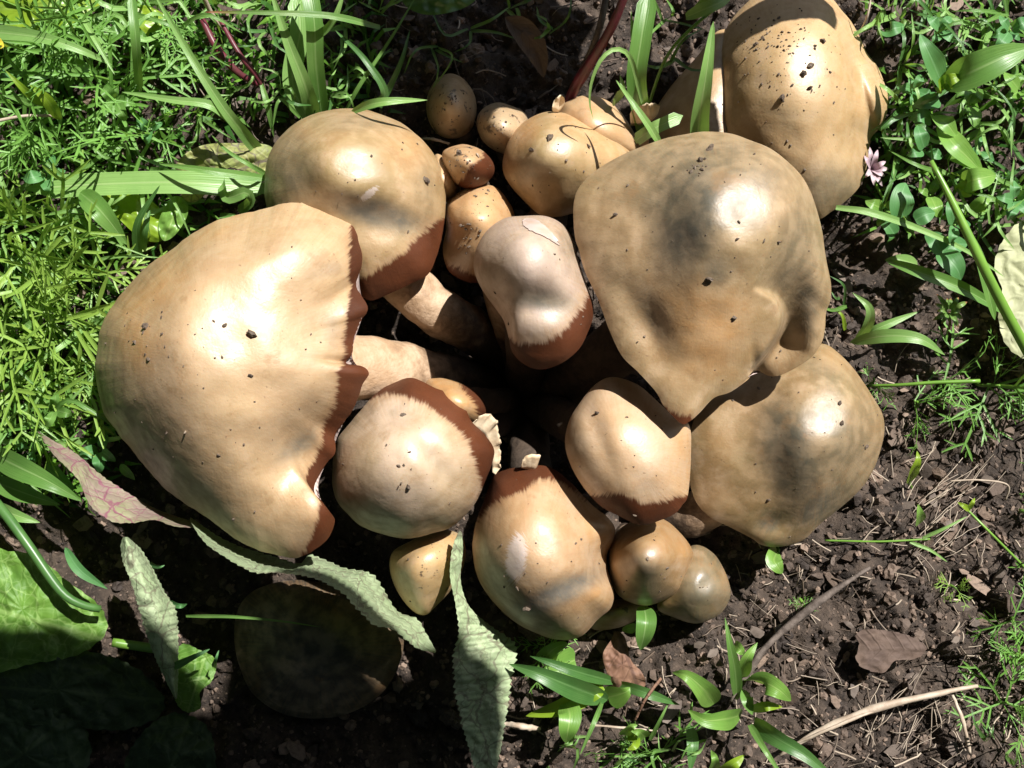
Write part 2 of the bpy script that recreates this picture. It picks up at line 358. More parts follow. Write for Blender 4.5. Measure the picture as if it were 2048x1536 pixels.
# bark chips: flat irregular prisms
def chip_base(k=7, seed=0):
    rr = np.random.default_rng(seed); a = np.sort(rr.random(k) * 0.5 + np.arange(k)) / k * 2 * pi
    R_ = 0.7 + 0.5 * rr.random(k); top = np.stack([np.cos(a) * R_, np.sin(a) * R_ * 0.65, 0.12 + 0.08 * rr.random(k)], -1)
    bot = top * (1.06, 1.06, 0) - (0, 0, 0.12)
    v = np.vstack([top, bot, [[0, 0, 0.2]], [[0, 0, -0.12]]]); f = []
    for i in range(k):
        j = (i + 1) % k; f += [(i, j, 2 * k), (i + k, j + k, j), (i + k, j, i), (j + k, i + k, 2 * k + 1)]
    return v, np.array(f)
VV, FF, TT = [], [], []; off = 0
for sd in range(8):
    b_, f_ = chip_base(6 + sd % 3, sd); n = 75
    s = 0.0014 + 0.0036 * r.random(n) ** 2.2; p = gpos(n, r, -0.2, 0.26, dz=0.0022)
    v, f, t_ = scatter(b_, f_, p, s, r, (1.2, 1, 1), .12, True, tint=0.25 + 0.75 * r.random(n))
    VV.append(v); FF.append(f + off); TT.append(t_); off += len(v)
me = mesh('bark_mulch', np.vstack(VV), np.vstack(FF), {'tint': np.concatenate(TT)}, smooth=False)
tag(obj('bark_mulch', me, M['crumb']), 'small greyish bark flakes strewn over the soil', 'mulch', kind='stuff')

# ------------------------------------------------------------------ tubes, blades and leaves (world space meshes)
def tube(pts, rad, seg=10, n=24, wob=0.0, seed=0, cap=True):
    """pts: world points, rad: radius or list along it"""
    C = spline(pts, n); R_ = np.interp(np.linspace(0, 1, n), np.linspace(0, 1, len(np.atleast_1d(rad))), np.atleast_1d(rad))
    T = np.gradient(C, axis=0); T /= np.linalg.norm(T, axis=1)[:, None] + 1e-9
    up = np.array([0, 0, 1.0]) if abs(T[:, 2]).mean() < 0.8 else np.array([1.0, 0, 0])
    A = np.cross(T, up); A /= np.linalg.norm(A, axis=1)[:, None] + 1e-9; B = np.cross(A, T)
    th = np.arange(seg) / seg * 2 * pi
    k = 1 + wob * fbm(np.arange(n)[:, None] * 0.35 + seed, (th * 1.3)[None] + seed, seed, 2) * 2
    V = C[:, None] + (A[:, None] * np.cos(th)[None, :, None] + B[:, None] * np.sin(th)[None, :, None]) * (R_[:, None, None] * k[..., None])
    f = grid_faces(n, seg, True).tolist()
    V = V.reshape(-1, 3)
    if cap: f += [list(range(seg))[::-1], list(range((n - 1) * seg, n * seg))]
    return V, f, np.tile(np.linspace(-1, 1, seg), n) * 0 + 0.6, np.repeat(np.linspace(0, 1, n), seg)
def tube_obj(name, pts, rad, mat, parent=None, **kw):
    v, f, ac, al = tube(pts, rad, **kw); return obj(name, mesh(name, v, f, {'across': ac, 'along': al}), mat, parent)
PROF = {'grass': lambda t: np.minimum(1, 0.55 + 2.2 * t) * np.clip(1 - t, 0, 1) ** 0.55 * 1.1,
        'lance': lambda t: np.sin(pi * np.clip(t, 0, 1) ** 0.75) ** 0.8 + 0.02,
        'ovate': lambda t: np.sin(pi * (0.03 + 0.97 * t) ** 0.62) ** 0.75 + 0.02,
        'round': lambda t: np.sqrt(np.clip(1 - (2 * np.clip(t * 1.0, 0, 1) - 1) ** 2, 0, 1)) + 0.02,
        'strap': lambda t: np.clip(t / 0.08, 0.5, 1) * np.clip((1 - t) / 0.12, 0.05, 1)}
def blade_mesh(pts, width, prof='grass', fold=0.25, twist=0.0, n=26, m=7, crinkle=0.0, seed=0, px=True):
    """pts: (px, py, z); width in photo pixels when px"""
    P = np.array(pts, float); C = W(P[:, 0], P[:, 1], P[:, 2]) if px else P
    C = spline(C, n); t = np.linspace(0, 1, n)
    w = PROF[prof](t) * 0.5 * width * ((HC - C[:, 2]) / F if px else 1)
    T = np.gradient(C, axis=0); T /= np.linalg.norm(T, axis=1)[:, None] + 1e-9
    S = np.cross(T, [0, 0, 1.0]); S /= np.linalg.norm(S, axis=1)[:, None] + 1e-9; U = np.cross(S, T)
    a = twist * (t - 0.3) if np.isscalar(twist) else np.interp(t, np.linspace(0, 1, len(twist)), twist)
    S2 = S * np.cos(a)[:, None] + U * np.sin(a)[:, None]; U2 = -S * np.sin(a)[:, None] + U * np.cos(a)[:, None]
    u = np.linspace(-1, 1, m)
    V = C[:, None] + S2[:, None] * (u[None, :, None] * w[:, None, None]) + U2[:, None] * (fold * np.abs(u)[None, :, None] ** 1.3 * w[:, None, None])
    if crinkle:
        V = V + U2[:, None] * (crinkle * w[:, None] * fbm(t[:, None] * 6 + seed * 3.1, u[None] * 1.6 + seed, seed, 3))[..., None]
    return mesh('blade', V.reshape(-1, 3), grid_faces(n, m), {'across': np.tile(u, n), 'along': np.repeat(t, m)})
def tuft(name, label, cat, base, blades, group=None):
    """blades: (part name, pts, width, profile, material, options)"""
    b = W(base[0], base[1], 0.0); b[2] = ground_z(b[0], b[1])
    root = thing(name, label, cat, b, group)
    for i, (pn, pts, w, prof, mat, kw) in enumerate(blades):
        if prof == 'tube':
            P = np.array(pts, float); C = W(P[:, 0], P[:, 1], P[:, 2]); rr = np.atleast_1d(np.array(w, float)) * 0.5 * HC / F
            tube_obj(pn, C, rr, M[mat], root, **dict(dict(seg=8, n=20), **kw))
        else:
            obj(pn, blade_mesh(pts, w, prof, seed=i + 1, **kw), M[mat], root)
    return root
def loft_leaf(ea, eb, n=70, m=16, serr=0.0, nserr=26, crinkle=0.0012, bulge=0.0, seed=0, zoff=0):
    """a leaf between two edge curves given as (px, py, z)"""
    A = spline(ea, n); B = spline(eb, n); u = np.linspace(0, 1, m)
    t = np.linspace(0, 1, n)
    mid = (A + B) / 2; ph = (t * nserr) % 1
    amp = serr * (0.6 + 0.8 * vn(np.floor(t * nserr) + seed * 7.3, np.zeros(n) + 3.3, seed) + 0.4)
    s = 1 + amp * (ph - 0.5)
    A = mid + (A - mid) * np.stack([s, s, np.ones(n)], -1); B = mid + (B - mid) * np.stack([s[::-1], s[::-1], np.ones(n)], -1)
    P = A[:, None] * (1 - u)[None, :, None] + B[:, None] * u[None, :, None]
    P[..., 2] += bulge * np.sin(pi * u)[None] + crinkle * 2 * fbm(P[..., 0] / 26 + seed * 5, P[..., 1] / 26 + seed, seed, 3)
    V = W(P[..., 0], P[..., 1], P[..., 2])
    return mesh('leaf', V.reshape(-1, 3), grid_faces(n, m), {'across': np.tile(u * 2 - 1, n), 'along': np.repeat(t, m)})

# ------------------------------------------------------------------ mushrooms
CAPS = {}
def cap_mesh(key, out, apex, ztop, H, s0=0.97, rims=(), bumps=(), band=(), grey=(), warm=(), pale=(), olive=(), tilt=(0, 0), flats=(), n=240, nr=60, wob=0.0012, folds=(), edge=0.0, seed=1, roll=1.0):
    O = spline(out, n, True)
    if np.sum(O[:, 0] * np.roll(O[:, 1], -1) - O[:, 1] * np.roll(O[:, 0], -1)) < 0: O = O[::-1].copy()   # clockwise in the picture
    if edge:
        nrm = np.roll(O, -1, 0) - np.roll(O, 1, 0); nrm = np.stack([nrm[:, 1], -nrm[:, 0]], -1); nrm /= np.linalg.norm(nrm, axis=1)[:, None]
        i = np.arange(n); O = O + nrm * (edge * (fbm(i * 0.13 + seed, i * 0 + 2.2, seed, 3) - 0.1))[:, None]
    A = np.array(apex, float); D = O - A; R_ = np.linalg.norm(D, axis=1); th = np.degrees(np.arctan2(D[:, 1], D[:, 0]))
    s = np.full(n, s0)
    for a, wd, sv in rims:
        d = (th - a + 180) % 360 - 180; s = s + (sv - s) * np.exp(-(d / wd) ** 2)
    w = np.zeros(n)
    if band:
        idx = [int(np.argmin(np.hypot(O[:, 0] - b[0], O[:, 1] - b[1]))) for b in band]
        for k in range(1, len(idx)):
            while idx[k] < idx[k - 1]: idx[k] += n
        for i in range(idx[0], idx[-1] + 1): w[i % n] = np.interp(i, idx, [b[2] for b in band])
    rr = np.sin(np.linspace(0, 1, nr) ** 0.9 * pi / 2); rr[0] = 0.002
    r2 = rr[:, None]
    ker = np.hanning(61); ker /= ker.sum(); Osm = O.copy()
    for c in range(2): Osm[:, c] = np.convolve(np.concatenate([O[-30:, c], O[:, c], O[:30, c]]), ker, 'valid')
    kk = np.clip((r2 - 0.55) / 0.45, 0, 1); kk = kk * kk * (3 - 2 * kk)
    P = A + r2[..., None] * (kk[..., None] * D[None] + (1 - kk[..., None]) * (Osm - A)[None])
    # low harmonics of the radius near the top, the real outline at the margin
    tg = np.radians(np.arange(360)); o_ = np.argsort(th); Rg = np.interp(np.arange(360) - 180.0, th[o_], R_[o_], period=360)
    fc = np.fft.rfft(1 / Rg); fc[3:] = 0; fc[1] *= 0.35; Rl = 1 / np.fft.irfft(fc, 360)
    sg_ = np.fft.rfft(np.interp(np.arange(360) - 180.0, th[o_], s[o_], period=360)); sg_[2:] = 0; sl = np.fft.irfft(sg_, 360)
    dx, dy = P[..., 0] - A[0], P[..., 1] - A[1]; ang = np.degrees(np.arctan2(dy, dx))
    rl = np.hypot(dx, dy) / np.interp(ang, np.arange(360) - 180.0, Rl, period=360) * np.interp(ang, np.arange(360) - 180.0, sl, period=360)
    k2 = np.clip((r2 - 0.1) / 0.88, 0, 1); k2 = k2 * k2 * (3 - 2 * k2)
    q2 = (1 - k2) * np.minimum(rl, 1.3) ** 2 + k2 * (s[None] * r2) ** 2
    zc = ztop - H * (1 - np.sqrt(np.clip(1 - q2, 0, 1)))
    def extra(P):
        e = (P[..., 0] - A[0]) * tilt[0] / 1000 + (P[..., 1] - A[1]) * tilt[1] / 1000
        for bx, by, sx, sy, rot, am in bumps:
            c, s_ = cos(radians(rot)), sin(radians(rot)); dx = P[..., 0] - bx; dy = P[..., 1] - by
            e = e + am * np.exp(-((dx * c + dy * s_) / sx) ** 2 - ((-dx * s_ + dy * c) / sy) ** 2)
        return e + wob * 2 * fbm(P[..., 0] / 95 + seed * 3.7, P[..., 1] / 95 + seed * 1.9, seed, 2)
    zc = zc + extra(P)
    for fx, fy, sx, sy, rot, am in flats:      # facets turned to throw the sun's highlight at the camera: (centre, radii, turn, strength)
        c, s_ = cos(radians(rot)), sin(radians(rot)); dx = P[..., 0] - fx; dy = P[..., 1] - fy
        wd = am * np.exp(-(((dx * c + dy * s_) / sx) ** 2 + ((-dx * s_ + dy * c) / sy) ** 2) ** 1.5)
        z0 = zc.ravel()[np.argmin(dx ** 2 + dy ** 2)]; p0 = W(fx, fy, z0); v = np.array([0, 0, HC]) - p0; hv = v / np.linalg.norm(v) + SUND; k = (HC - z0) / F
        zc = zc * (1 - wd) + (z0 - hv[0] / hv[2] * dx * k + hv[1] / hv[2] * dy * k) * wd
    for poly, depth, sig, soft in folds:
        Q = spline(poly, 60); d2 = np.full(P.shape[:2], 1e9); sg = np.zeros(P.shape[:2]); tt = np.zeros(P.shape[:2])
        for i in range(59):
            a, b = Q[i], Q[i + 1]; ab = b - a; t_ = np.clip(((P - a) @ ab) / (ab @ ab), 0, 1)
            dv = P - a - t_[..., None] * ab; dd = np.hypot(dv[..., 0], dv[..., 1]); k = dd < d2
            cr = ab[0] * dv[..., 1] - ab[1] * dv[..., 0]
            d2 = np.where(k, dd, d2); sg = np.where(k, np.sign(cr), sg); tt = np.where(k, (i + t_) / 59, tt)
        sd = d2 * sg     # > 0 : right-hand side of the path in the picture
        gate = 1 / (1 + np.exp(np.clip(sd / soft, -30, 30)))
        zc = zc - depth * np.clip(tt * 1.6, 0, 1) * gate * np.exp(-(d2 / sig) ** 2)
    rim = zc[-1]
    # rolled margin below the silhouette
    k = np.clip((s - 0.82) / 0.15, 0, 1)
    rows_P, rows_z = [], []
    for dr, dz in ((0.006, 0.10), (0.03, 0.19), (0.09, 0.25)):
        rows_P.append(A + (1 - dr) * D); rows_z.append(rim - roll * (dz * H * k * 0.9 + (1 - k) * (0.0009 + 0.004 * dr)))
    P = np.concatenate([P, np.array(rows_P)]); zc = np.concatenate([zc, np.array(rows_z)])
    nrw = len(P); R2 = np.concatenate([rr, [0.995, 0.97, 0.91]])
    dist = np.concatenate([(1 - rr)[:, None] * R_[None], np.zeros((3, n))])
    bd = np.where(w[None] > 1, (w[None] - dist) / 22.0, -2.0)
    def gsum(lst):
        e = np.zeros(P.shape[:2])
        for bx, by, sx, sy, rot, am in lst:
            c, s_ = cos(radians(rot)), sin(radians(rot)); dx = P[..., 0] - bx; dy = P[..., 1] - by
            e = np.maximum(e, am * np.exp(-((dx * c + dy * s_) / sx) ** 2 - ((-dx * s_ + dy * c) / sy) ** 2))
        return e
    V = W(P[..., 0], P[..., 1], zc)
    per = R_.mean() * 0.20; tr = np.radians(th)
    pol = np.stack([np.cos(tr)[None] * per + 0 * R2[:, None], np.sin(tr)[None] * per + 0 * R2[:, None], R2[:, None] * R_[None] * 0.022 + seed * 7], -1)
    at = {'band': bd.ravel(), 'grey': gsum(grey).ravel(), 'warm': gsum(warm).ravel(), 'pale': gsum(pale).ravel(), 'olive': gsum(olive).ravel(), 'polar': pol.reshape(-1, 3), 'rad': np.repeat(R2, n)}
    f = grid_faces(nrw, n, True).tolist(); f.append(list(range(n))[::-1])
    me = mesh('cap', V.reshape(-1, 3), f, at)
    # gills: from just inside the margin to the stem, lamellae as ridges
    Os = O.copy()
    ker = np.hanning(31); ker /= ker.sum()
    for c in range(2): Os[:, c] = np.convolve(np.concatenate([O[-15:, c], O[:, c], O[:15, c]]), ker, 'valid')
    Ds = Os - A; zg = np.convolve(np.concatenate([rows_z[-1][-15:], rows_z[-1], rows_z[-1][:15]]), ker, 'valid')
    gp, gz = [], []; alt = np.where(np.arange(n) % 2, 0.0005, -0.0005)
    for q, dz in (((0.998, 0.0016) if key == 'L' else (0.985, 0.0)), (0.97, -0.0006), (0.85, 0.0), (0.6, 0.003), (0.3, 0.006)):
        gp.append(A + q * Ds); gz.append(zg + dz + alt)
    GP = np.array(gp); GZ = np.array(gz); GV = W(GP[..., 0], GP[..., 1], GZ).reshape(-1, 3)
    gf = grid_faces(5, n, True).tolist(); gf.append(list(range(4 * n, 5 * n))[::-1])
    CAPS[key] = dict(P=P[:nr], V=V[:nr], R=np.repeat(rr[:, None], n, 1), A=A, zg=float(zg.mean()))
    return me, mesh('gills', GV, gf)
BASE = (1050, 800)
def mushroom(key, label, mat, stem=None, srad=(40, 34, 44), base=None, **kw):
    me, gm = cap_mesh(key, **kw)
    bpx = base or BASE; b = W(bpx[0], bpx[1], -0.012)
    root = thing('mushroom', label, 'mushroom', b, 'mushrooms of the clump')
    obj('cap', me, mat, root); obj('gills', gm, M['gill'], root)
    A = CAPS[key]['A']; z0 = CAPS[key]['zg'] + 0.004
    if stem is None:
        c = (A * 0.8 + np.array(bpx) * 0.2); stem = [(c[0], c[1], z0), ((c[0] + bpx[0]) / 2, (c[1] + bpx[1]) / 2, z0 * 0.45), (bpx[0], bpx[1], -0.034)]
    P = np.array(stem, float)
    tube_obj('stem', W(P[:, 0], P[:, 1], P[:, 2]), np.array(srad) * HC / F, M['stem' if key in ('L', 'UL', 'LR', 'TR', 'S2', 'SB') else 'stem_shade_tint'], root, seg=36, n=44, wob=0.06, seed=len(CAPS))
    return root

TAN, TAN2 = (0.56, 0.40, 0.235), (0.47, 0.32, 0.17)
PINK, OLIVE, ORANGE = (0.50, 0.385, 0.315), (0.36, 0.265, 0.125), (0.58, 0.335, 0.145)

mushroom('L', 'largest mushroom on the left with ragged brown margin on its inner side', cap_mat('cap_big_left', TAN, (0.52, 0.375, 0.24), tint=.4),
    stem=[(640, 730, 0.055), (800, 745, 0.03), (1040, 800, -0.032)], srad=(62, 54, 60),
    out=[(605, 405), (650, 415), (690, 437), (712, 462), (724, 500), (726, 531), (711, 566), (722, 590), (736, 616), (724, 637), (709, 671), (703, 708), (692, 726), (728, 731), (740, 748), (724, 770), (714, 808), (690, 842), (673, 870), (670, 907), (646, 937), (630, 978), (643, 1005), (662, 1028), (668, 1049), (649, 1083), (602, 1113), (547, 1110), (461, 1072), (393, 1021), (342, 989), (308, 955), (273, 910), (239, 872), (212, 835), (195, 790), (188, 739), (195, 695), (205, 647), (226, 609), (250, 579), (290, 534), (342, 498), (395, 463), (444, 438), (513, 420), (564, 407)],
    apex=(430, 715), ztop=0.106, H=0.078, s0=0.985, rims=[(0, 50, 0.74), (60, 35, 0.86), (-60, 30, 0.88)], n=420, nr=90,
    bumps=[(620, 500, 90, 60, -20, 0.006), (640, 640, 70, 50, 0, -0.004), (600, 900, 60, 110, 40, -0.010), (640, 1020, 60, 60, 0, 0.006), (520, 520, 140, 36, -25, 0.003), (360, 620, 90, 130, 20, 0.003)],
    band=[(700, 447, 0), (712, 462, 16), (724, 500, 30), (726, 531, 36), (711, 566, 14), (736, 616, 44), (724, 637, 38), (709, 671, 26), (703, 708, 16), (692, 726, 10), (740, 748, 60), (724, 770, 52), (714, 808, 46), (690, 842, 36), (670, 907, 34), (646, 937, 26), (643, 1005, 34), (668, 1049, 52), (649, 1083, 40), (602, 1113, 4)],
    grey=[(600, 890, 70, 26, -35, 0.75), (670, 660, 30, 60, 0, 0.5), (655, 540, 70, 22, -15, 0.45), (300, 800, 60, 110, 0, 0.25)],
    warm=[(300, 570, 120, 60, -40, 0.8), (265, 690, 60, 70, 0, 0.8), (420, 470, 110, 30, -25, 0.5), (610, 1010, 60, 70, 0, 0.35)], edge=5, flats=[(415, 640, 80, 130, 10, .5), (560, 540, 60, 40, -20, .4)], olive=[(225, 790, 60, 170, -8, .75), (310, 945, 60, 130, -38, .75), (450, 1065, 140, 40, 22, .6), (280, 555, 130, 40, -42, .5)], seed=2)

mushroom('UL', 'mushroom above the largest one, with a white smear and brown lower margin', cap_mat('cap_upper_left', (0.48, 0.34, 0.19), OLIVE, metal=.25, rough=0.49),
    stem=[(740, 480, 0.03), (850, 605, 0.026), (960, 670, 0.004), (1060, 760, -0.03)], srad=(52, 46, 44, 50),
    out=[(620, 230), (680, 217), (740, 222), (800, 245), (845, 280), (875, 320), (888, 360), (892, 400), (888, 450), (875, 510), (855, 550), (820, 568), (790, 583), (745, 601), (720, 588), (690, 560), (640, 510), (590, 470), (545, 440), (532, 410), (529, 365), (533, 325), (548, 290), (580, 255)],
    apex=(700, 345), ztop=0.076, H=0.046, s0=0.985, rims=[(70, 35, 0.9)],
    bumps=[(690, 340, 110, 80, 20, 0.005), (750, 432, 120, 46, 20, -0.0042), (700, 385, 60, 30, 10, 0.0015)],
    band=[(890, 430, 0), (885, 460, 26), (875, 510, 52), (855, 550, 62), (820, 568, 62), (790, 583, 60), (745, 601, 52), (720, 588, 36), (690, 560, 14), (640, 510, 0)],
    grey=[(590, 350, 60, 40, 20, 0.5), (755, 428, 110, 32, 17, 1.0)], warm=[(820, 300, 60, 60, 30, 0.5), (600, 270, 40, 25, -40, 0.4)], pale=[(738, 388, 26, 9, -38, 1.0), (712, 345, 16, 4, -15, .8)], flats=[(698, 318, 75, 60, 20, .7)], olive=[(575, 340, 60, 120, 0, .7), (700, 240, 150, 30, 0, .5), (850, 380, 40, 90, 0, .4)], seed=3, edge=2)

mushroom('DD', 'small dirty mushroom with dark brown edge right of the white smeared cap', cap_mat('cap_dirty', (0.56, 0.38, 0.22), (0.46, 0.28, 0.14), dirt=0.5),
    base=(1000, 420), srad=(14, 14, 16), out=[(885, 305), (919, 289), (945, 292), (966, 302), (984, 321), (989, 342), (977, 362), (947, 380), (916, 370), (895, 345)], apex=(930, 322), ztop=0.056, H=0.028, n=120, nr=36,
    band=[(966, 302, 0), (984, 321, 26), (989, 342, 45), (977, 362, 50), (947, 380, 42), (916, 370, 12)], seed=4)
mushroom('DB', 'little orange mushroom half hidden between the white smeared cap and the dirty one', cap_mat('cap_orange_sliver', ORANGE, TAN),
    base=(960, 420), srad=(14, 14, 16), out=[(870, 310), (890, 315), (910, 335), (921, 365), (919, 392), (900, 405), (875, 395), (860, 350)], apex=(885, 355), ztop=0.042, H=0.026, n=100, nr=30, seed=5)
mushroom('S2', 'small orange mushroom tucked behind the pinkish grey middle cap', cap_mat('cap_small_orange', ORANGE, (0.60, 0.38, 0.2)),
    srad=(30, 28, 36), out=[(919, 383), (945, 372), (970, 369), (994, 376), (1015, 400), (1029, 430), (1035, 500), (1010, 560), (950, 566), (926, 561), (899, 544), (888, 517), (886, 490), (892, 455), (890, 420), (895, 402)], apex=(960, 440), ztop=0.058, H=0.040, n=160, nr=44, flats=[(960, 400, 30, 24, 0, .4)], olive=[(920, 520, 50, 50, 0, .5)], seed=6,
    band=[(1010, 560, 10), (950, 566, 22), (926, 561, 26), (899, 544, 16), (888, 517, 0)], bumps=[(930, 470, 30, 24, 0, -0.002)])
mushroom('M', 'pinkish grey mushroom in the middle with a torn flap of skin on its top', cap_mat('cap_middle', PINK, (0.42, 0.32, 0.24), metal=.15, tint=0),
    srad=(44, 40, 48), out=[(1042, 432), (1008, 437), (974, 461), (953, 496), (947, 525), (950, 548), (964, 579), (988, 613), (1008, 643), (1018, 678), (1025, 705), (1049, 729), (1083, 739), (1124, 726), (1158, 698), (1176, 664), (1186, 634), (1186, 606), (1172, 565), (1155, 514), (1145, 478), (1124, 448), (1090, 432)][::-1],
    apex=(1060, 515), ztop=0.106, H=0.046, s0=0.98, rims=[(70, 35, 0.9)], n=200, nr=56,
    bumps=[(1085, 605, 62, 34, 5, -0.0045), (1085, 662, 50, 34, 20, 0.0022), (1000, 620, 34, 44, 0, -0.002)],
    band=[(1180, 580, 0), (1186, 606, 18), (1186, 634, 30), (1176, 664, 40), (1158, 698, 44), (1124, 726, 50), (1083, 739, 54), (1049, 729, 44), (1025, 705, 24), (1018, 678, 8)],
    grey=[(1005, 560, 50, 40, 0, 0.35), (1085, 602, 80, 24, 8, 0.85)], olive=[(1140, 490, 34, 70, 0, .5), (975, 560, 26, 80, 0, .4)], seed=7)
mushroom('UM', 'rounded tan mushroom with an arching grass shadow, left above the biggest right cap', cap_mat('cap_upper_middle', (0.60, 0.38, 0.19), OLIVE),
    srad=(36, 34, 40), out=[(1090, 224), (1131, 226), (1176, 236), (1213, 256), (1250, 290), (1268, 330), (1240, 380), (1190, 415), (1141, 428), (1114, 434), (1083, 431), (1056, 410), (1022, 373), (1006, 342), (1008, 308), (1022, 273), (1049, 243)],
    apex=(1115, 300), ztop=0.064, H=0.043, n=180, nr=50, warm=[(1050, 270, 30, 50, 30, 0.8), (1200, 300, 50, 40, 0, 0.3)], grey=[(1060, 340, 26, 40, -30, 0.5)], bumps=[(1095, 390, 30, 40, 0, -0.002)], flats=[(1105, 285, 45, 40, 0, .5)], olive=[(1050, 350, 50, 60, 0, .5), (1170, 390, 90, 40, -20, .5)], seed=8)
mushroom('UB', 'smooth pale orange mushroom peeking out behind the rounded tan one', cap_mat('cap_behind', (0.60, 0.37, 0.20), TAN),
    base=(1150, 330), srad=(22, 22, 26), out=[(1124, 212), (1145, 198), (1169, 191), (1203, 196), (1234, 215), (1261, 253), (1277, 287), (1272, 310), (1220, 320), (1150, 300), (1115, 250)], apex=(1195, 250), ztop=0.046, H=0.034, n=140, nr=40, seed=9)
mushroom('TR2', 'shaded mushroom flank left below the speckled cap in the upper right', cap_mat('cap_shaded_flank', (0.46, 0.31, 0.15), (0.38, 0.25, 0.12)),
    base=(1380, 300), srad=(40, 40, 40), out=[(1440, 60), (1395, 112), (1340, 175), (1300, 240), (1290, 300), (1340, 350), (1430, 380), (1520, 350), (1540, 200), (1500, 80)], apex=(1430, 235), ztop=0.030, H=0.032, n=140, nr=40, seed=10)
mushroom('TR', 'big mushroom in the upper right, its cap sprinkled with dark soil specks', cap_mat('cap_upper_right', (0.60, 0.44, 0.26), (0.54, 0.38, 0.20), grey=(0.28, 0.25, 0.19)),
    base=(1500, 330), srad=(60, 60, 60), out=[(1540, -28), (1610, -32), (1660, -6), (1683, 20), (1703, 44), (1720, 75), (1734, 106), (1755, 133), (1768, 164), (1777, 198), (1772, 232), (1758, 256), (1741, 279), (1738, 308), (1731, 342), (1717, 376), (1690, 403), (1662, 424), (1630, 440), (1560, 430), (1490, 370), (1445, 310), (1428, 270), (1425, 210), (1432, 150), (1440, 90), (1470, 30)][::-1],
    apex=(1590, 165), ztop=0.052, H=0.050, s0=0.985, rims=[(90, 40, 0.93)], n=240, nr=60,
    bumps=[(1600, 130, 90, 100, 0, 0.006), (1725, 190, 14, 90, -15, -0.007), (1720, 280, 24, 60, 0, -0.003), (1640, 330, 90, 50, 20, 0.002)],
    grey=[(1650, 350, 80, 60, 30, 0.45)], warm=[(1500, 240, 60, 60, 0, 0.4), (1715, 200, 20, 80, -10, 0.4), (1600, 300, 80, 60, 0, 0.25)], flats=[(1628, 120, 60, 110, 0, .6)], olive=[(1660, 390, 100, 60, -30, .6), (1450, 200, 26, 130, 0, .5)], seed=11)
mushroom('R', 'biggest mushroom on the right with a deep fold and a pointed lower lip', cap_mat('cap_big_right', (0.40, 0.285, 0.165), (0.35, 0.26, 0.14), metal=.22, grey=(0.075, 0.070, 0.050), rough=0.49),
    stem=[(1350, 600, 0.06), (1200, 720, 0.03), (1070, 800, -0.032)], srad=(56, 50, 58),
    out=[(1148, 403), (1160, 372), (1193, 340), (1240, 312), (1281, 294), (1329, 277), (1368, 269), (1409, 263), (1461, 267), (1502, 281), (1539, 296), (1572, 320), (1601, 349), (1621, 383), (1635, 424), (1645, 465), (1649, 496), (1654, 527), (1662, 568), (1661, 599), (1652, 626), (1650, 657), (1642, 688), (1618, 719), (1567, 748), (1539, 752), (1512, 741), (1495, 760), (1461, 784), (1428, 796), (1399, 826), (1379, 843), (1362, 847), (1329, 814), (1312, 784), (1278, 746), (1244, 712), (1220, 664), (1206, 626), (1193, 592), (1169, 541), (1158, 500), (1151, 480), (1147, 444)],
    apex=(1470, 450), ztop=0.104, H=0.040, s0=0.955, rims=[(115, 40, 0.82), (10, 40, 0.985)], n=380, nr=120,
    bumps=[(1460, 440, 150, 165, 15, 0.0165), (1330, 460, 60, 110, 10, -0.003), (1640, 520, 40, 70, 0, 0.004), (1290, 640, 36, 100, -25, -0.003), (1430, 640, 90, 90, 0, 0.004)],
    folds=[([(1505, 575), (1545, 592), (1562, 612), (1566, 640), (1556, 672), (1535, 705), (1506, 742)], 0.030, 78, 2.2)],
    band=[(1399, 826, 0), (1379, 843, 18), (1362, 847, 22), (1340, 825, 8), (1312, 784, 0)],
    grey=[(1375, 440, 80, 125, 12, 1.0), (1430, 540, 40, 50, -20, 0.7), (1310, 640, 36, 95, -25, 0.65), (1612, 620, 30, 80, 0, 0.7), (1570, 560, 70, 26, -20, 0.45)],
    warm=[(1400, 660, 130, 110, 0, 0.75), (1600, 440, 30, 50, 0, 0.3), (1260, 380, 60, 60, 0, 0.2)], flats=[(1508, 402, 95, 110, 10, .72)], olive=[(1400, 350, 220, 110, 0, .8), (1605, 500, 60, 150, 0, .75), (1240, 600, 40, 160, -20, .45)], seed=12)
mushroom('LR', 'broad olive mushroom in the lower right, lying on the bare soil', cap_mat('cap_lower_right', (0.33, 0.215, 0.105), (0.25, 0.19, 0.085), metal=.26, grey=(0.070, 0.066, 0.045), rough=0.49),
    base=(1300, 920), stem=[(1520, 930, 0.012), (1420, 1010, 0.012), (1360, 1030, 0.004), (1250, 960, -0.012)], srad=(50, 44, 42, 40),
    out=[(1560, 700), (1610, 690), (1649, 688), (1676, 705), (1703, 732), (1724, 760), (1748, 797), (1765, 828), (1769, 859), (1763, 893), (1748, 937), (1724, 975), (1683, 1014), (1639, 1049), (1608, 1079), (1567, 1093), (1526, 1091), (1502, 1076), (1461, 1055), (1420, 1034), (1390, 1000), (1378, 950), (1378, 890), (1392, 830), (1440, 770), (1500, 730)],
    apex=(1650, 865), ztop=0.044, H=0.033, s0=0.98, rims=[(180, 45, 0.86)], n=260, nr=66,
    bumps=[(1625, 870, 130, 140, 25, 0.0155), (1550, 950, 46, 110, -30, -0.002), (1545, 1045, 40, 26, 0, -0.004), (1440, 900, 60, 90, 0, 0.004)],
    grey=[(1578, 915, 66, 135, -16, 1.0), (1640, 1010, 80, 36, -35, 0.95), (1540, 1045, 36, 26, -20, 0.8)],
    warm=[(1430, 900, 60, 90, 0, 0.35), (1660, 720, 60, 30, 30, 0.5)], flats=[(1658, 818, 75, 75, 0, .7)], olive=[(1690, 920, 80, 150, 25, .7), (1650, 740, 90, 40, 35, .5)], seed=13)
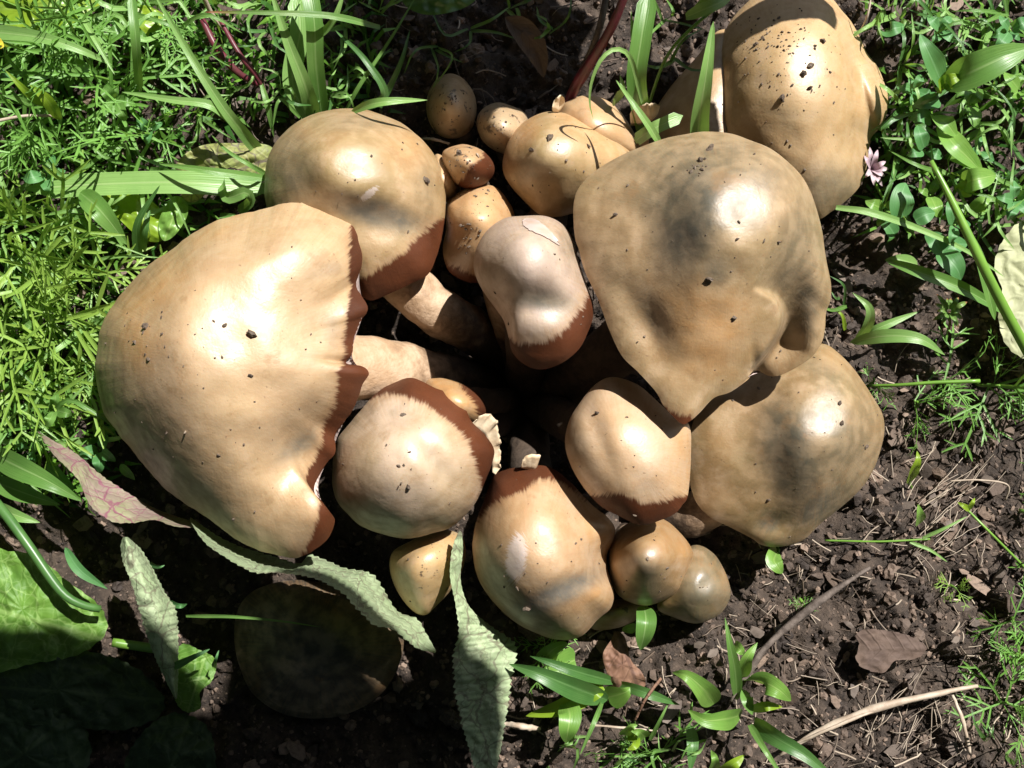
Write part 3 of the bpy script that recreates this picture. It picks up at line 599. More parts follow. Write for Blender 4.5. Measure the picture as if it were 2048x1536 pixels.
mushroom('LM', 'smooth peach mushroom under the pointed lip, with a red brown lower edge', cap_mat('cap_peach', (0.60, 0.45, 0.32), (0.58, 0.385, 0.22), tint=.25),
    srad=(40, 36, 44), out=[(1186, 773), (1213, 756), (1240, 756), (1278, 771), (1312, 800), (1345, 830), (1378, 850), (1382, 910), (1376, 989), (1364, 1011), (1350, 1027), (1322, 1040), (1282, 1050), (1234, 1030), (1200, 1011), (1165, 972), (1140, 927), (1130, 886), (1138, 842), (1158, 808)],
    apex=(1260, 905), ztop=0.086, H=0.031, s0=0.98, rims=[(80, 40, 0.9)], n=200, nr=56,
    band=[(1376, 989, 0), (1364, 1011, 26), (1322, 1040, 40), (1282, 1050, 48), (1234, 1030, 44), (1200, 1011, 26), (1175, 985, 0)],
    grey=[(1165, 900, 20, 60, 0, 0.4)], warm=[(1260, 940, 70, 50, 0, 0.35), (1365, 900, 24, 90, 0, 0.5)], bumps=[(1200, 880, 22, 70, -20, -0.0025)], olive=[(1150, 890, 24, 100, 0, .5)], seed=14)
mushroom('C2', 'little mushroom with torn ragged margin behind the round brown edged cap', cap_mat('cap_torn', (0.56, 0.36, 0.17), ORANGE),
    srad=(26, 24, 28), out=[(851, 768), (875, 756), (912, 762), (947, 780), (967, 801), (972, 825), (953, 850), (900, 860), (850, 830)], apex=(912, 805), ztop=0.066, H=0.034, n=120, nr=36, rims=[(0, 60, 0.85)],
    band=[(912, 762, 0), (947, 780, 14), (967, 801, 20), (972, 825, 18), (953, 850, 0)], seed=15)
mushroom('C1', 'round mushroom right of the largest, brown scalloped edge on its upper right', cap_mat('cap_round', (0.50, 0.375, 0.27), (0.42, 0.31, 0.19), tint=0, metal=.08),
    srad=(46, 42, 48), out=[(680, 869), (714, 828), (748, 790), (783, 767), (817, 756), (844, 763), (871, 777), (906, 790), (930, 818), (943, 842), (970, 869), (988, 900), (983, 931), (970, 965), (950, 1006), (912, 1049), (871, 1066), (817, 1077), (765, 1069), (721, 1052), (694, 1028), (678, 1008), (667, 980), (664, 940), (668, 900)],
    apex=(808, 930), ztop=0.090, H=0.050, s0=0.985, rims=[(-35, 45, 0.88)], n=240, nr=60,
    bumps=[(870, 920, 22, 70, -30, -0.003), (790, 830, 60, 24, -20, -0.003)],
    band=[(735, 803, 0), (765, 777, 12), (817, 756, 40), (844, 763, 44), (871, 777, 40), (906, 790, 44), (943, 842, 34), (970, 869, 36), (988, 900, 46), (983, 931, 34), (970, 965, 12), (950, 1006, 0)],
    grey=[(870, 920, 20, 70, -30, 0.4), (790, 820, 60, 20, -20, 0.4)], warm=[(880, 900, 40, 60, 0, 0.25)], olive=[(705, 1000, 50, 80, 0, .6), (830, 1058, 130, 34, 0, .75)], seed=16, edge=2)
mushroom('B', 'bottom middle mushroom with a peeled lilac patch and a white chip at its top', cap_mat('cap_bottom', (0.55, 0.385, 0.25), (0.50, 0.32, 0.17), grey=(0.11, 0.10, 0.08), tint=.4),
    srad=(44, 40, 46), out=[(985, 955), (1008, 941), (1039, 934), (1073, 931), (1104, 937), (1138, 961), (1186, 1011), (1213, 1031), (1230, 1055), (1227, 1079), (1216, 1107), (1215, 1134), (1223, 1165), (1228, 1192), (1220, 1219), (1193, 1242), (1165, 1271), (1131, 1281), (1090, 1274), (1039, 1250), (994, 1213), (970, 1182), (953, 1148), (945, 1100), (951, 1050), (968, 1000)],
    apex=(1075, 1110), ztop=0.080, H=0.054, s0=0.985, rims=[(-85, 35, 0.9)], n=240, nr=60,
    bumps=[(1200, 1115, 26, 60, -10, -0.006), (1205, 1190, 30, 30, 0, 0.004), (1110, 1180, 80, 22, -25, -0.003), (1215, 1050, 24, 30, 0, 0.003)],
    band=[(951, 1050, 0), (968, 1000, 20), (985, 955, 44), (1008, 941, 52), (1039, 934, 48), (1073, 931, 34), (1104, 937, 26), (1138, 961, 16), (1186, 1011, 0)],
    grey=[(1112, 1190, 112, 26, -26, 1.25)], pale=[(1032, 1118, 26, 62, 8, .95)], warm=[(1190, 1050, 40, 60, 0, 0.7), (1190, 1200, 40, 50, 0, 0.6)], flats=[(1085, 1080, 50, 70, 0, .3)], olive=[(990, 1180, 50, 90, -20, .55), (1090, 1255, 130, 26, -8, .6)], seed=17, edge=1.5)  # grey band painted for the shadow low on this cap
mushroom('SB', 'small shiny knobbed mushroom between the peeled cap and the bare soil', cap_mat('cap_small_shiny', (0.40, 0.27, 0.14), (0.46, 0.28, 0.13), metal=.35, grey=(0.10, 0.095, 0.07), rough=0.42),
    base=(1240, 1060), srad=(26, 24, 28), out=[(1250, 1050), (1300, 1030), (1330, 1040), (1350, 1055), (1375, 1083), (1387, 1107), (1382, 1127), (1370, 1155), (1358, 1182), (1329, 1200), (1295, 1211), (1261, 1205), (1234, 1187), (1219, 1150), (1216, 1110), (1226, 1076)], apex=(1295, 1118), ztop=0.058, H=0.040, n=160, nr=44,
    grey=[(1285, 1140, 55, 50, 0, 0.7)], warm=[(1365, 1110, 18, 50, 0, 0.6), (1230, 1120, 14, 60, 0, 0.6)], bumps=[(1300, 1108, 40, 40, 0, 0.005)], flats=[(1303, 1104, 40, 40, 0, .6)], olive=[(1300, 1180, 70, 30, 0, .6)], seed=18)
mushroom('ST', 'little grey green mushroom half shaded, lowest and rightmost of the clump', cap_mat('cap_grey_green', (0.25, 0.205, 0.12), (0.20, 0.175, 0.11), metal=.4, grey=(0.11, 0.11, 0.085), rough=0.42),
    base=(1310, 1130), stem=[(1380, 1150, 0.012), (1350, 1120, 0.006), (1310, 1080, -0.01)], srad=(26, 24, 26), out=[(1388, 1090), (1425, 1105), (1449, 1141), (1461, 1180), (1455, 1208), (1433, 1233), (1392, 1247), (1348, 1235), (1315, 1217), (1325, 1180), (1350, 1120)], apex=(1400, 1175), ztop=0.036, H=0.026, n=140, nr=40, warm=[(1335, 1200, 30, 40, 0, 0.6), (1450, 1150, 14, 40, 0, 0.5)], grey=[(1405, 1190, 50, 50, 0, 0.5)], flats=[(1422, 1176, 26, 26, 0, .6)], seed=19)
mushroom('SC', 'flattened mushroom sliver showing below the peeled cap', cap_mat('cap_sliver', (0.48, 0.33, 0.18), OLIVE, dirt=0.3),
    base=(1200, 1180), srad=(14, 14, 16), out=[(1160, 1225), (1230, 1200), (1285, 1200), (1295, 1213), (1272, 1240), (1230, 1257), (1185, 1258)], apex=(1230, 1225), ztop=0.018, H=0.020, n=110, nr=30, seed=20)
mushroom('SD', 'small yellowish mushroom below the round cap, crossed by a leaf', cap_mat('cap_yellowish', (0.60, 0.44, 0.24), (0.56, 0.38, 0.19), dirt=0.12),
    base=(900, 1000), srad=(24, 24, 28), out=[(789, 1100), (815, 1085), (845, 1072), (890, 1060), (925, 1075), (930, 1120), (910, 1170), (870, 1214), (851, 1230), (827, 1223), (800, 1192), (783, 1155), (779, 1122)], apex=(845, 1130), ztop=0.052, H=0.036, n=150, nr=42, olive=[(800, 1160, 26, 60, 0, .5)], seed=21)
mushroom('DK1', 'pale spotted egg shaped mushroom in the dark shade at the top', cap_mat('cap_dark_egg', (0.50, 0.38, 0.24), (0.42, 0.30, 0.18), dirt=0.45),
    base=(940, 300), srad=(22, 22, 24), out=[(899, 147), (926, 157), (947, 185), (953, 219), (943, 258), (912, 277), (878, 270), (856, 238), (854, 195), (871, 161)], apex=(903, 205), ztop=0.032, H=0.034, n=120, nr=40, seed=22)
mushroom('DK2', 'dark spotted mushroom partly lit, behind the rounded tan one', cap_mat('cap_dark_spotted', (0.50, 0.38, 0.25), (0.40, 0.30, 0.2), dirt=0.5),
    base=(1020, 330), srad=(22, 22, 24), out=[(994, 205), (1029, 214), (1053, 230), (1060, 270), (1040, 310), (994, 303), (964, 280), (953, 245), (964, 219)], apex=(1005, 252), ztop=0.036, H=0.034, n=120, nr=40, seed=23)
mushroom('DK3', 'large mushroom lost in the deep shade under the crinkled leaf', cap_mat('cap_deep_shade', (0.035, 0.025, 0.012), (0.02, 0.015, 0.008), rough=0.6, grey=(0.02, 0.02, 0.015)),  # cap colour darkened to paint the deep shade
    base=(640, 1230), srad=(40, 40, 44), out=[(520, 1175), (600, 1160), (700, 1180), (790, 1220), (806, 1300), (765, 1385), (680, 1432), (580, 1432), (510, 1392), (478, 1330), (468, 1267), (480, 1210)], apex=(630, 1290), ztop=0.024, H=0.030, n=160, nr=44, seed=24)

def surf(key, px, py):
    c = CAPS[key]; d = np.hypot(c['P'][..., 0] - px, c['P'][..., 1] - py); i = np.unravel_index(np.argmin(d), d.shape)
    return c['V'][i]
def on_top(px, py):
    best = None
    for k, c in CAPS.items():
        d = np.hypot(c['P'][..., 0] - px, c['P'][..., 1] - py); i = np.unravel_index(np.argmin(d), d.shape)
        if d[i] < 9 and (best is None or c['V'][i][2] > best[2]): best = c['V'][i]
    if best is None: best = W(px, py, 0.0); best[2] = ground_z(best[0], best[1])
    return best

# torn edges, chips and flaps
def sheet(pts_top, pts_bot, n=40, m=6, thick=0.0012, rag=4, seed=0):
    A = spline(pts_top, n); B = spline(pts_bot, n); u = np.linspace(0, 1, m)
    i = np.arange(n); A = A + np.stack([rag * fbm(i * .5 + seed, i * 0., seed, 3), rag * fbm(i * .5, i * 0 + 5., seed, 3), 0 * i], -1)
    P = A[:, None] * (1 - u)[None, :, None] + B[:, None] * u[None, :, None]; P[..., 2] += 0.0012 * fbm(P[..., 0] / 12, P[..., 1] / 12, seed, 2)
    V = W(P[..., 0], P[..., 1], P[..., 2]); V2 = V - np.array([0, 0, thick]); f = grid_faces(n, m).tolist(); k = n * m
    f += [[a + k for a in q[::-1]] for q in f]
    per = [j for j in range(m)] + [r_ * m + m - 1 for r_ in range(1, n)] + [(n - 1) * m + j for j in range(m - 2, -1, -1)] + [r_ * m for r_ in range(n - 2, 0, -1)]
    for a, b in zip(per, per[1:] + per[:1]): f.append([b, a, a + k, b + k])
    return mesh('sheet', np.vstack([V.reshape(-1, 3), V2.reshape(-1, 3)]), f)
roots = {o['label']: o for o in bpy.data.objects if o.get('category') == 'mushroom'}
def root_of(s): return [o for k, o in roots.items() if s in k][0]
obj('torn_margin', sheet([(955, 838, .062), (984, 826, .060), (998, 858, .056), (1000, 900, .052), (1001, 940, .050), (992, 948, .05)], [(940, 850, .06), (952, 858, .058), (968, 870, .056), (982, 900, .052), (984, 930, .050), (985, 945, .05)], rag=8, seed=3), M['flesh'], root_of('torn ragged'))
zc_ = surf('B', 1062, 938)[2] if 'surf' in dir() else 0.05
obj('flesh_chip', sheet([(1042, 930, zc_ + .004), (1050, 914, zc_ + .006), (1068, 909, zc_ + .006), (1082, 912, zc_ + .005)], [(1042, 936, zc_ + .001), (1052, 938, zc_ + .001), (1067, 939, zc_ + .001), (1074, 934, zc_ + .001)], n=16, m=5, thick=.004, rag=3, seed=5), M['flesh'], root_of('white chip'))
def skin(pts, w, key, mat, lift=0.0006, **kw):
    P = []
    for x, y in pts: p = surf(key, x, y); P.append((x, y, p[2] + lift))
    me = blade_mesh(P, w, **kw); t_ = me.attributes['along'].data
    for i, v in enumerate(me.vertices):
        k = F / (HC - v.co.z); q = surf(key, 1024 + v.co.x * k, 768 - v.co.y * k); nz = 0.0004 * abs(me.attributes['across'].data[i].value) + lift
        v.co = Vector(q) + Vector((0, 0, nz))
    me.update(); return me
M['skin'] = plain_mat('peeled_skin', (0.58, 0.47, 0.42), (0.54, 0.39, 0.30), 180, 0.34, 0.3, spec=0.6)
obj('peeled_skin', skin([(1045, 440), (1070, 452), (1095, 468), (1120, 490)], 24, 'M', 0, prof='lance', fold=0, n=24, m=9, lift=0.00035), M['skin'], root_of('torn flap'))
# ragged broken cap by the top grass tuft
t = thing('mushroom_fragment', 'broken ribbed piece of mushroom beside the arching grass tuft', 'mushroom piece', W(1285, 235, 0.01))
obj('flesh', sheet([(1262, 222, .040), (1285, 209, .044), (1305, 206, .044), (1321, 211, .043)], [(1264, 246, .03), (1285, 243, .034), (1305, 238, .036), (1316, 228, .037)], n=24, m=8, thick=.006, rag=3, seed=8), M['flesh'], t)
t = thing('mushroom_fragment', 'small shrivelled orange mushroom scrap above the biggest right cap', 'mushroom piece', W(1275, 290, 0.005))
obj('flesh', sheet([(1258, 285, .028), (1278, 278, .03), (1298, 276, .03)], [(1262, 302, .02), (1280, 300, .022), (1298, 296, .022)], n=20, m=7, thick=.006, rag=4, seed=9), M['stem'], t)
t = thing('mushroom_fragment', 'tiny orange scrap at the foot of the maroon stalk', 'mushroom piece', W(1116, 207, 0.01))
obj('flesh', sheet([(1104, 212, .04), (1112, 196, .042), (1122, 190, .042), (1129, 196, .042)], [(1106, 224, .036), (1116, 222, .036), (1124, 214, .036), (1130, 206, .036)], n=16, m=6, thick=.004, rag=2, seed=10), M['flesh'], t)

# soil crumbs lying on the caps
def crumb(px, py, size, key, flat=.6, seed=0):
    rr = np.random.default_rng(seed); p = surf(key, px, py) + np.array([0, 0, size * HC / F * 0.2])
    v, f, _ = scatter(ICO2, ICO2F, p[None], np.array([size * 0.5 * HC / F]), rr, (1.15, 1, flat), .3)
    return mesh('crumb', v, f, smooth=False)
BIG = [(505, 668, 20, 'L', 'dark soil crumb on the largest cap right of its highlight'), (853, 360, 17, 'UL', 'round soil crumb near the right edge of the white smeared cap'), (450, 650, 9, 'L', 'smaller crumb beside the dark one on the largest cap'),
       (501, 752, 9, 'L', 'tiny crumb in the middle of the largest cap'), (371, 864, 8, 'L', 'pale grain on the lower part of the largest cap'), (293, 655, 16, 'L', 'crumb on the brown stained left flank of the largest cap'),
       (1100, 275, 15, 'UM', 'grey soil crumb on the rounded tan cap'), (1062, 300, 13, 'UM', 'earthy crumb on the left side of the rounded tan cap'), (1178, 292, 10, 'UM', 'short sliver of dirt on the rounded tan cap by the grass shadow'),
       (1622, 130, 15, 'TR', 'soil crumb in the highlight of the speckled cap'), (1604, 150, 17, 'TR', 'wide soil crumb near the middle of the speckled cap'), (1645, 80, 14, 'TR', 'upper soil crumb in the glare of the speckled cap'), (1566, 196, 14, 'TR', 'lowest dark crumb on the speckled cap'), (1618, 176, 12, 'TR', 'flat crumb below the glare of the speckled cap'), (1510, 90, 12, 'TR', 'crumb among the dense specks of the speckled cap'),
       (1421, 298, 15, 'R', 'crumb near the upper edge of the biggest right cap'), (1400, 322, 12, 'R', 'soil crumb above the dark patch on the biggest right cap'), (1558, 485, 9, 'R', 'crumb below the highlight of the biggest right cap'), (1468, 637, 11, 'R', 'crumb above the lower lip of the biggest right cap'), (1418, 560, 13, 'R', 'dark fleck in the middle of the biggest right cap'), (1230, 430, 11, 'R', 'crumb on the left side of the biggest right cap'),
       (807, 828, 9, 'C1', 'crumb near the brown edge of the round cap'), (817, 974, 10, 'C1', 'black crumb low on the round cap'), (1679, 807, 9, 'LR', 'speck in the highlight of the olive cap'), (1684, 846, 11, 'LR', 'crumb right of the highlight on the olive cap'), (1733, 893, 11, 'LR', 'crumb near the right rim of the olive cap'),
       (1192, 826, 12, 'LM', 'thin dirt fleck on the peach cap'), (1054, 1216, 16, 'B', 'dark pit of dirt low on the peeled cap'), (1034, 1177, 9, 'B', 'crumb at the tip of the peeled lilac patch'), (918, 308, 14, 'DD', 'black crumb on the dirty small cap'), (955, 312, 12, 'DD', 'pale grain on the dirty small cap')]
for i, (x, y, s, k, lb) in enumerate(BIG):
    o = obj('soil_crumb', crumb(x, y, s * .78, k, seed=i), M['straw'] if 'pale' in lb else M['dirt']); tag(o, lb, 'soil crumb', 'crumbs lying on the caps')
VV, FF = [], []; off = 0; rr = np.random.default_rng(5)
def specks(key, n, cx=None, cy=None, sx=60, sy=60, lo=2, hi=6):
    global off
    c = CAPS[key]; P = c['P'].reshape(-1, 2); V = c['V'].reshape(-1, 3); R_ = c['R'].ravel(); ok = np.where(R_ < 0.93)[0]
    for _ in range(n):
        if cx is None: i = ok[rr.integers(len(ok))]
        else:
            q = rr.normal(size=2) * (sx, sy) + (cx, cy); i = np.argmin(np.hypot(*(P - q).T))
            if R_[i] > .96: continue
        s = (lo + (hi - lo) * rr.random() ** 2) * 0.5 * HC / F
        v, f, _ = scatter(ICO, ICOF, (V[i] + (0, 0, s * .2))[None], np.array([s]), rr, (1.3, .9, .6), .35)
        VV.append(v); FF.append(f + off); off += len(v)
specks('TR', 110, 1550, 85, 65, 38, 2.2, 7.5); specks('TR', 40, 1590, 180, 60, 50, 1.5, 6); specks('L', 45, lo=2, hi=6); specks('L', 14, 290, 660, 40, 40, 3, 9)
for k, n in (('UL', 16), ('R', 34), ('LR', 30), ('LM', 10), ('C1', 14), ('B', 20), ('UM', 22), ('S2', 26), ('SB', 12), ('ST', 10), ('SD', 16), ('M', 7), ('DK1', 26), ('DK2', 22), ('DD', 30)): specks(k, n)
specks('S2', 20, 960, 385, 25, 10, 2, 7); specks('S2', 16, 935, 475, 14, 14, 3, 8); specks('R', 14, 1390, 330, 20, 16, 3, 7)
tag(obj('soil_specks', mesh('specks', np.vstack(VV), np.vstack(FF), smooth=False), M['dirt']), 'fine dark soil specks sprinkled over the mushroom caps', 'soil specks', kind='stuff')

# ------------------------------------------------------------------ leaves from outlines
def poly_leaf(out, axis, z=0.01, dz=0.0, bulge=0.0, crinkle=0.0015, n=90, rings=14, serr=0.0, nserr=30, seed=0, px=True, zfun=None):
    """star shaped leaf outline; axis = (base, tip) in the same coordinates"""
    O = spline(out, n, True); c = O.mean(0)
    if serr:
        L = np.linspace(0, nserr, n, endpoint=False) % 1
        O = c + (O - c) * (1 + serr * (L - 0.5))[:, None]
    Oi = spline(out, n, True)
    q = np.sqrt(np.linspace(0.0004, 1, rings))
    kq = np.clip((q - .82) / .18, 0, 1)[:, None, None]
    P = c + q[:, None, None] * (kq * (O - c)[None] + (1 - kq) * (Oi - c)[None])
    a, b = np.array(axis[0], float), np.array(axis[1], float); d = b - a; L = np.hypot(*d); d /= L; nrm = np.array([-d[1], d[0]])
    al = np.clip(((P - a) @ d) / L, 0, 1); ac = (P - a) @ nrm; wid = np.abs((O - a) @ nrm).max(); ac = ac / wid
    Q = P / 26 if px else P * 170
    Zv = (zfun(P[..., 0], P[..., 1]) if zfun else z) + dz * (al - 0.5) + bulge * np.exp(-1.4 * ((P - c) ** 2).sum(-1) / ((O - c) ** 2).sum(-1).mean()) + crinkle * 2 * fbm(Q[..., 0] + seed * 5, Q[..., 1] + seed, seed, 3) + 0.3 * crinkle * np.abs(ac)
    V = W(P[..., 0], P[..., 1], Zv) if px else np.stack([P[..., 0], P[..., 1], Zv], -1)
    f = grid_faces(rings, n, True)[:, ::-1].tolist(); f.append(list(range(n)))
    return mesh('leaf', V.reshape(-1, 3), f, {'across': ac.ravel(), 'along': al.ravel()})

# ------------------------------------------------------------------ unseen plants added to cast shade, leaves cut to the shadow shapes
def shade_leaf(poly, zs, zc, root, seed):
    p = np.array(poly, float); w = W(p[:, 0], p[:, 1], zs); k = (zc - zs) / SUND[2]; q = w[:, :2] + SUND[:2] * k
    return obj('leaf', poly_leaf(q, (q[0], q[len(q) // 2]), zc, px=False, crinkle=0.003, n=120, serr=0.02, nserr=40, seed=seed), M['broad_dark'], root), q.mean(0)  # leaf of an added shade plant
M['broad_dark'] = leaf_mat('added_shade_leaf', (0.012, 0.035, 0.009), (0.018, 0.048, 0.012), (0.03, 0.07, 0.02), 0.02, vein=0.3)
t = thing('added_shade_canopy', 'added broad leaved plant out of view, shaped to shade the lower left', 'plant', (-0.75, 0.35, -0.005))  # added out of view to cast the lower left shade
o, c = shade_leaf([(480, 1345), (500, 1300), (508, 1240), (535, 1178), (600, 1172), (700, 1205), (770, 1262), (850, 1300), (925, 1250), (968, 1298), (1032, 1325), (1045, 1480), (1040, 1720), (500, 1780), (-60, 1780), (-160, 1500), (-150, 1245), (-60, 1216), (120, 1202), (205, 1215), (300, 1258), (395, 1292), (425, 1335)], 0.045, 0.62, t, 31)
for k_, pl in enumerate([[(-1400, 1900), (-700, 1700), (-100, 1800), (500, 1800), (900, 1900), (800, 2700), (300, 3300), (-600, 3200), (-1300, 2700)], [(1000, 1850), (1500, 1760), (2100, 1750), (2700, 1900), (2900, 2600), (2300, 3200), (1500, 3300), (1000, 2700)],
                         [(-1900, 400), (-900, 200), (-420, 500), (-380, 1000), (-420, 1500), (-1000, 1700), (-1800, 1500)], [(-600, 3500), (300, 3350), (1200, 3350), (2300, 3300), (2200, 4200), (1000, 4700), (-300, 4400)]]):
    o2, c2 = shade_leaf(pl, 0.02, 0.66 + .02 * k_, t, 50 + k_)  # extra overhead leaves added only to block skylight
    tube_obj('stem', [(-0.75, 0.35, -0.01), (-0.66, 0.3, 0.4), (-0.45, 0.25, 0.65), (c2[0] - .1, c2[1], 0.675 + .02 * k_), (c2[0], c2[1], 0.66 + .02 * k_)], [0.006, 0.005, 0.004, 0.003, 0.002], M['maroon'], t)
tube_obj('stem', [(-0.75, 0.35, -0.01), (-0.62, 0.34, 0.35), (-0.35, 0.28, 0.58), (c[0] - .16, c[1] + .0, 0.617), (c[0], c[1], 0.618)], [0.006, 0.005, 0.004, 0.003, 0.002], M['maroon'], t)  # stem of the added shade canopy
t = thing('added_shade_plant', 'added leafy plant past the top edge, shaped to shade the small mushrooms', 'plant', (0.13, 0.36, -0.005))  # added past the frame to cast the shade at the top
for i, (pl, zs, zc) in enumerate([([(640, -90), (652, 40), (720, 130), (780, 205), (850, 285), (940, 300), (985, 240), (1060, 205), (1150, 180), (1215, 95), (1235, -20), (1240, -120), (900, -150)], 0.02, 0.20),
                                  ([(1240, 150), (1290, 330), (1360, 330), (1428, 290), (1425, 180), (1438, 90), (1470, 50), (1380, 40)], 0.028, 0.17),
                                  ([(1450, -90), (1470, 22), (1530, 38), (1580, 32), (1640, 28), (1690, 34), (1720, -90)], 0.045, 0.19)]):
    o, c = shade_leaf(pl, zs, zc, t, 32 + i)
    tube_obj('stem', [(0.13, 0.36, -0.01), (0.13 + (c[0] - .13) * .3, 0.34, 0.11), (c[0] * .7 + .04, c[1] * .7 + .1, zc - .01), (c[0], c[1], zc - .002)], [0.004, 0.003, 0.0025, 0.002], M['maroon'], t)

t = thing('sky_screen', 'unseen ring of dark leaves added around the bed to cut skylight', 'sky_screen', (-0.55, -0.75, -0.005))  # unseen leaf ring added to cut skylight, open towards the sun
hr = np.random.default_rng(91); n = 22000
aa = np.radians(hr.uniform(97, 371, n)); rad = 0.95 + 0.35 * hr.random(n); zz = hr.random(n) * 3.2
C = np.stack([np.cos(aa) * rad, np.sin(aa) * rad, zz], -1); Rm = rotm(n, hr); q = np.array([(-1, -.55, 0), (0, -.8, .1), (1, 0, 0), (0, .8, .1)]) * 0.046
V = np.einsum('nij,kj->nki', Rm, q) + C[:, None]; V[..., 2] = np.maximum(V[..., 2], .002)
obj('crown', mesh('crown', V.reshape(-1, 3), np.arange(4 * n).reshape(-1, 4), {'across': np.tile([.6, .9, .2, .9], n), 'along': np.tile([0, .5, 1, .5], n)}, smooth=False), M['broad_dark'], t)
for a in range(105, 370, 20):
    x, y = 1.12 * cos(radians(a)), 1.12 * sin(radians(a)); tube_obj('trunk', [(x, y, -.02), (x * 1.02, y, .7), (x, y * 1.01, 2.9)], [.02, .015, .006], M['twig'], t, seg=8, n=10)

# ------------------------------------------------------------------ big crinkled leaves in the lower left
def one(name, label, cat, me, mat, group=None): return tag(obj(name, me, mat), label, cat, group)
one('crinkled_leaf', 'purple veined crinkled leaf tip along the lower left of the largest mushroom', 'leaf', loft_leaf(
    [(75, 862, .030), (105, 880, .03), (150, 905, .032), (200, 948, .034), (255, 985, .034), (300, 1012, .034), (345, 1030, .036), (388, 1044, .04)],
    [(78, 870, .038), (110, 912, .042), (155, 958, .046), (180, 1010, .05), (222, 1042, .05), (262, 1046, .048), (310, 1040, .046), (345, 1052, .05), (388, 1056, .05)], serr=.10, seed=1), M['crinkle_p'])
one('crinkled_leaf', 'long wavy grey green leaf edge curling under the largest and round mushrooms', 'leaf', loft_leaf(
    [(381, 1034, .040), (430, 1068, .036), (478, 1092, .034), (547, 1112, .032), (600, 1127, .032), (622, 1110, .034), (690, 1136, .032), (742, 1146, .03), (770, 1184, .028), (795, 1222, .026), (832, 1236, .026), (850, 1262, .028), (872, 1302, .032)],
    [(380, 1042, .050), (405, 1080, .066), (440, 1108, .073), (506, 1144, .078), (560, 1146, .078), (632, 1158, .076), (684, 1186, .074), (716, 1220, .071), (748, 1250, .067), (784, 1258, .060), (812, 1280, .052), (836, 1297, .046), (870, 1306, .038)], n=150, m=18, serr=.16, nserr=40, crinkle=.0011, seed=2), M['crinkle'])
one('crinkled_leaf', 'upright crinkled grey leaf with toothed edge left of the peeled mushroom', 'leaf', loft_leaf(
    [(919, 1060, .052), (905, 1095, .05), (900, 1150, .05), (912, 1215, .048), (917, 1265, .046), (906, 1320, .044), (911, 1388, .042), (926, 1456, .038), (947, 1530, .034), (960, 1590, .03)],
    [(924, 1066, .05), (926, 1100, .046), (921, 1155, .044), (931, 1198, .042), (949, 1225, .04), (990, 1258, .034), (1032, 1290, .03), (1024, 1353, .03), (1009, 1455, .03), (985, 1590, .028)], n=140, m=26, serr=.13, nserr=44, crinkle=.0015, seed=3), M['crinkle'])
one('folded_leaf', 'narrow folded leaf standing upright in the lower left with a curled tip', 'leaf', loft_leaf(
    [(246, 1074, .05), (241, 1092, .052), (247, 1126, .054), (264, 1170, .054), (280, 1225, .05), (297, 1282, .045), (322, 1342, .04), (350, 1398, .034)],
    [(256, 1074, .05), (285, 1102, .045), (308, 1142, .042), (330, 1184, .04), (352, 1220, .038), (356, 1262, .036), (357, 1340, .034), (354, 1398, .032)], n=90, m=18, serr=.14, nserr=34, bulge=.006, crinkle=.0014, seed=4), M['crinkle'])
t = thing('soft_leaved_plant', 'low plant with big soft green leaves, patches sunlit in the lower left shade', 'plant', W(300, 1300, 0.0))
obj('leaf', poly_leaf([(-60, 1085), (10, 1100), (70, 1110), (133, 1160), (200, 1212), (215, 1260), (190, 1290), (150, 1312), (80, 1325), (-60, 1330)], ((210, 1280), (-80, 1200)), .018, bulge=.008, crinkle=.0022, serr=.03, seed=5), M['soft'], t)
obj('leaf', poly_leaf([(360, 1290), (400, 1300), (432, 1320), (425, 1360), (400, 1385), (402, 1415), (375, 1425), (352, 1405), (340, 1350)], ((415, 1300), (375, 1425)), .016, bulge=.008, crinkle=.002, serr=.03, seed=6), M['soft'], t)  # bright leaves cut to the sunlit patches, dark copies paint the shade
obj('leaf', poly_leaf([(-40, 1420), (60, 1400), (160, 1440), (180, 1520), (120, 1600), (-60, 1600)], ((150, 1430), (-60, 1580)), .012, bulge=.009, crinkle=.003, serr=.05, nserr=27, seed=7), M['soft_shade_tint'], t)
obj('leaf', poly_leaf([(330, 1430), (400, 1440), (430, 1500), (410, 1600), (250, 1600), (260, 1500)], ((380, 1430), (320, 1600)), .01, bulge=.009, crinkle=.003, serr=.05, nserr=27, seed=8), M['soft_shade_tint'], t)
obj('leaf', poly_leaf([(-60, 1300), (60, 1290), (170, 1300), (280, 1340), (330, 1420), (240, 1460), (100, 1450), (-60, 1440)], ((330, 1400), (-60, 1370)), .009, bulge=.009, crinkle=.003, serr=.05, nserr=33, seed=18), M['soft_shade_tint'], t)
tube_obj('stem', W(np.array([225, 330, 400]), np.array([1285, 1300, 1310]), np.array([.014, .01, .012])), [.002, .0022, .002], M['stalk'], t)
one('green_stem', 'dark green stem bending across the sunlit leaf in the lower left', 'stem', mesh('stem', *(lambda q: (q[0], q[1], {'across': q[2], 'along': q[3]}))(tube(W(np.array([-20, 20, 60, 120, 160, 200]), np.array([990, 1040, 1095, 1180, 1208, 1218]), np.array([.03, .034, .036, .036, .034, .03])), [.0021, .0021, .002, .0016]))), M['grass_dark'])
one('olive_leaf', 'olive dark veined wilted leaf between the grass and the white smeared mushroom', 'leaf', poly_leaf(
    [(355, 325), (400, 292), (470, 286), (540, 292), (560, 330), (530, 350), (470, 332), (440, 352), (420, 378), (392, 404), (368, 398), (358, 370)], ((560, 310), (370, 380)), .022, bulge=.004, crinkle=.0022, seed=9), M['dry_green'])
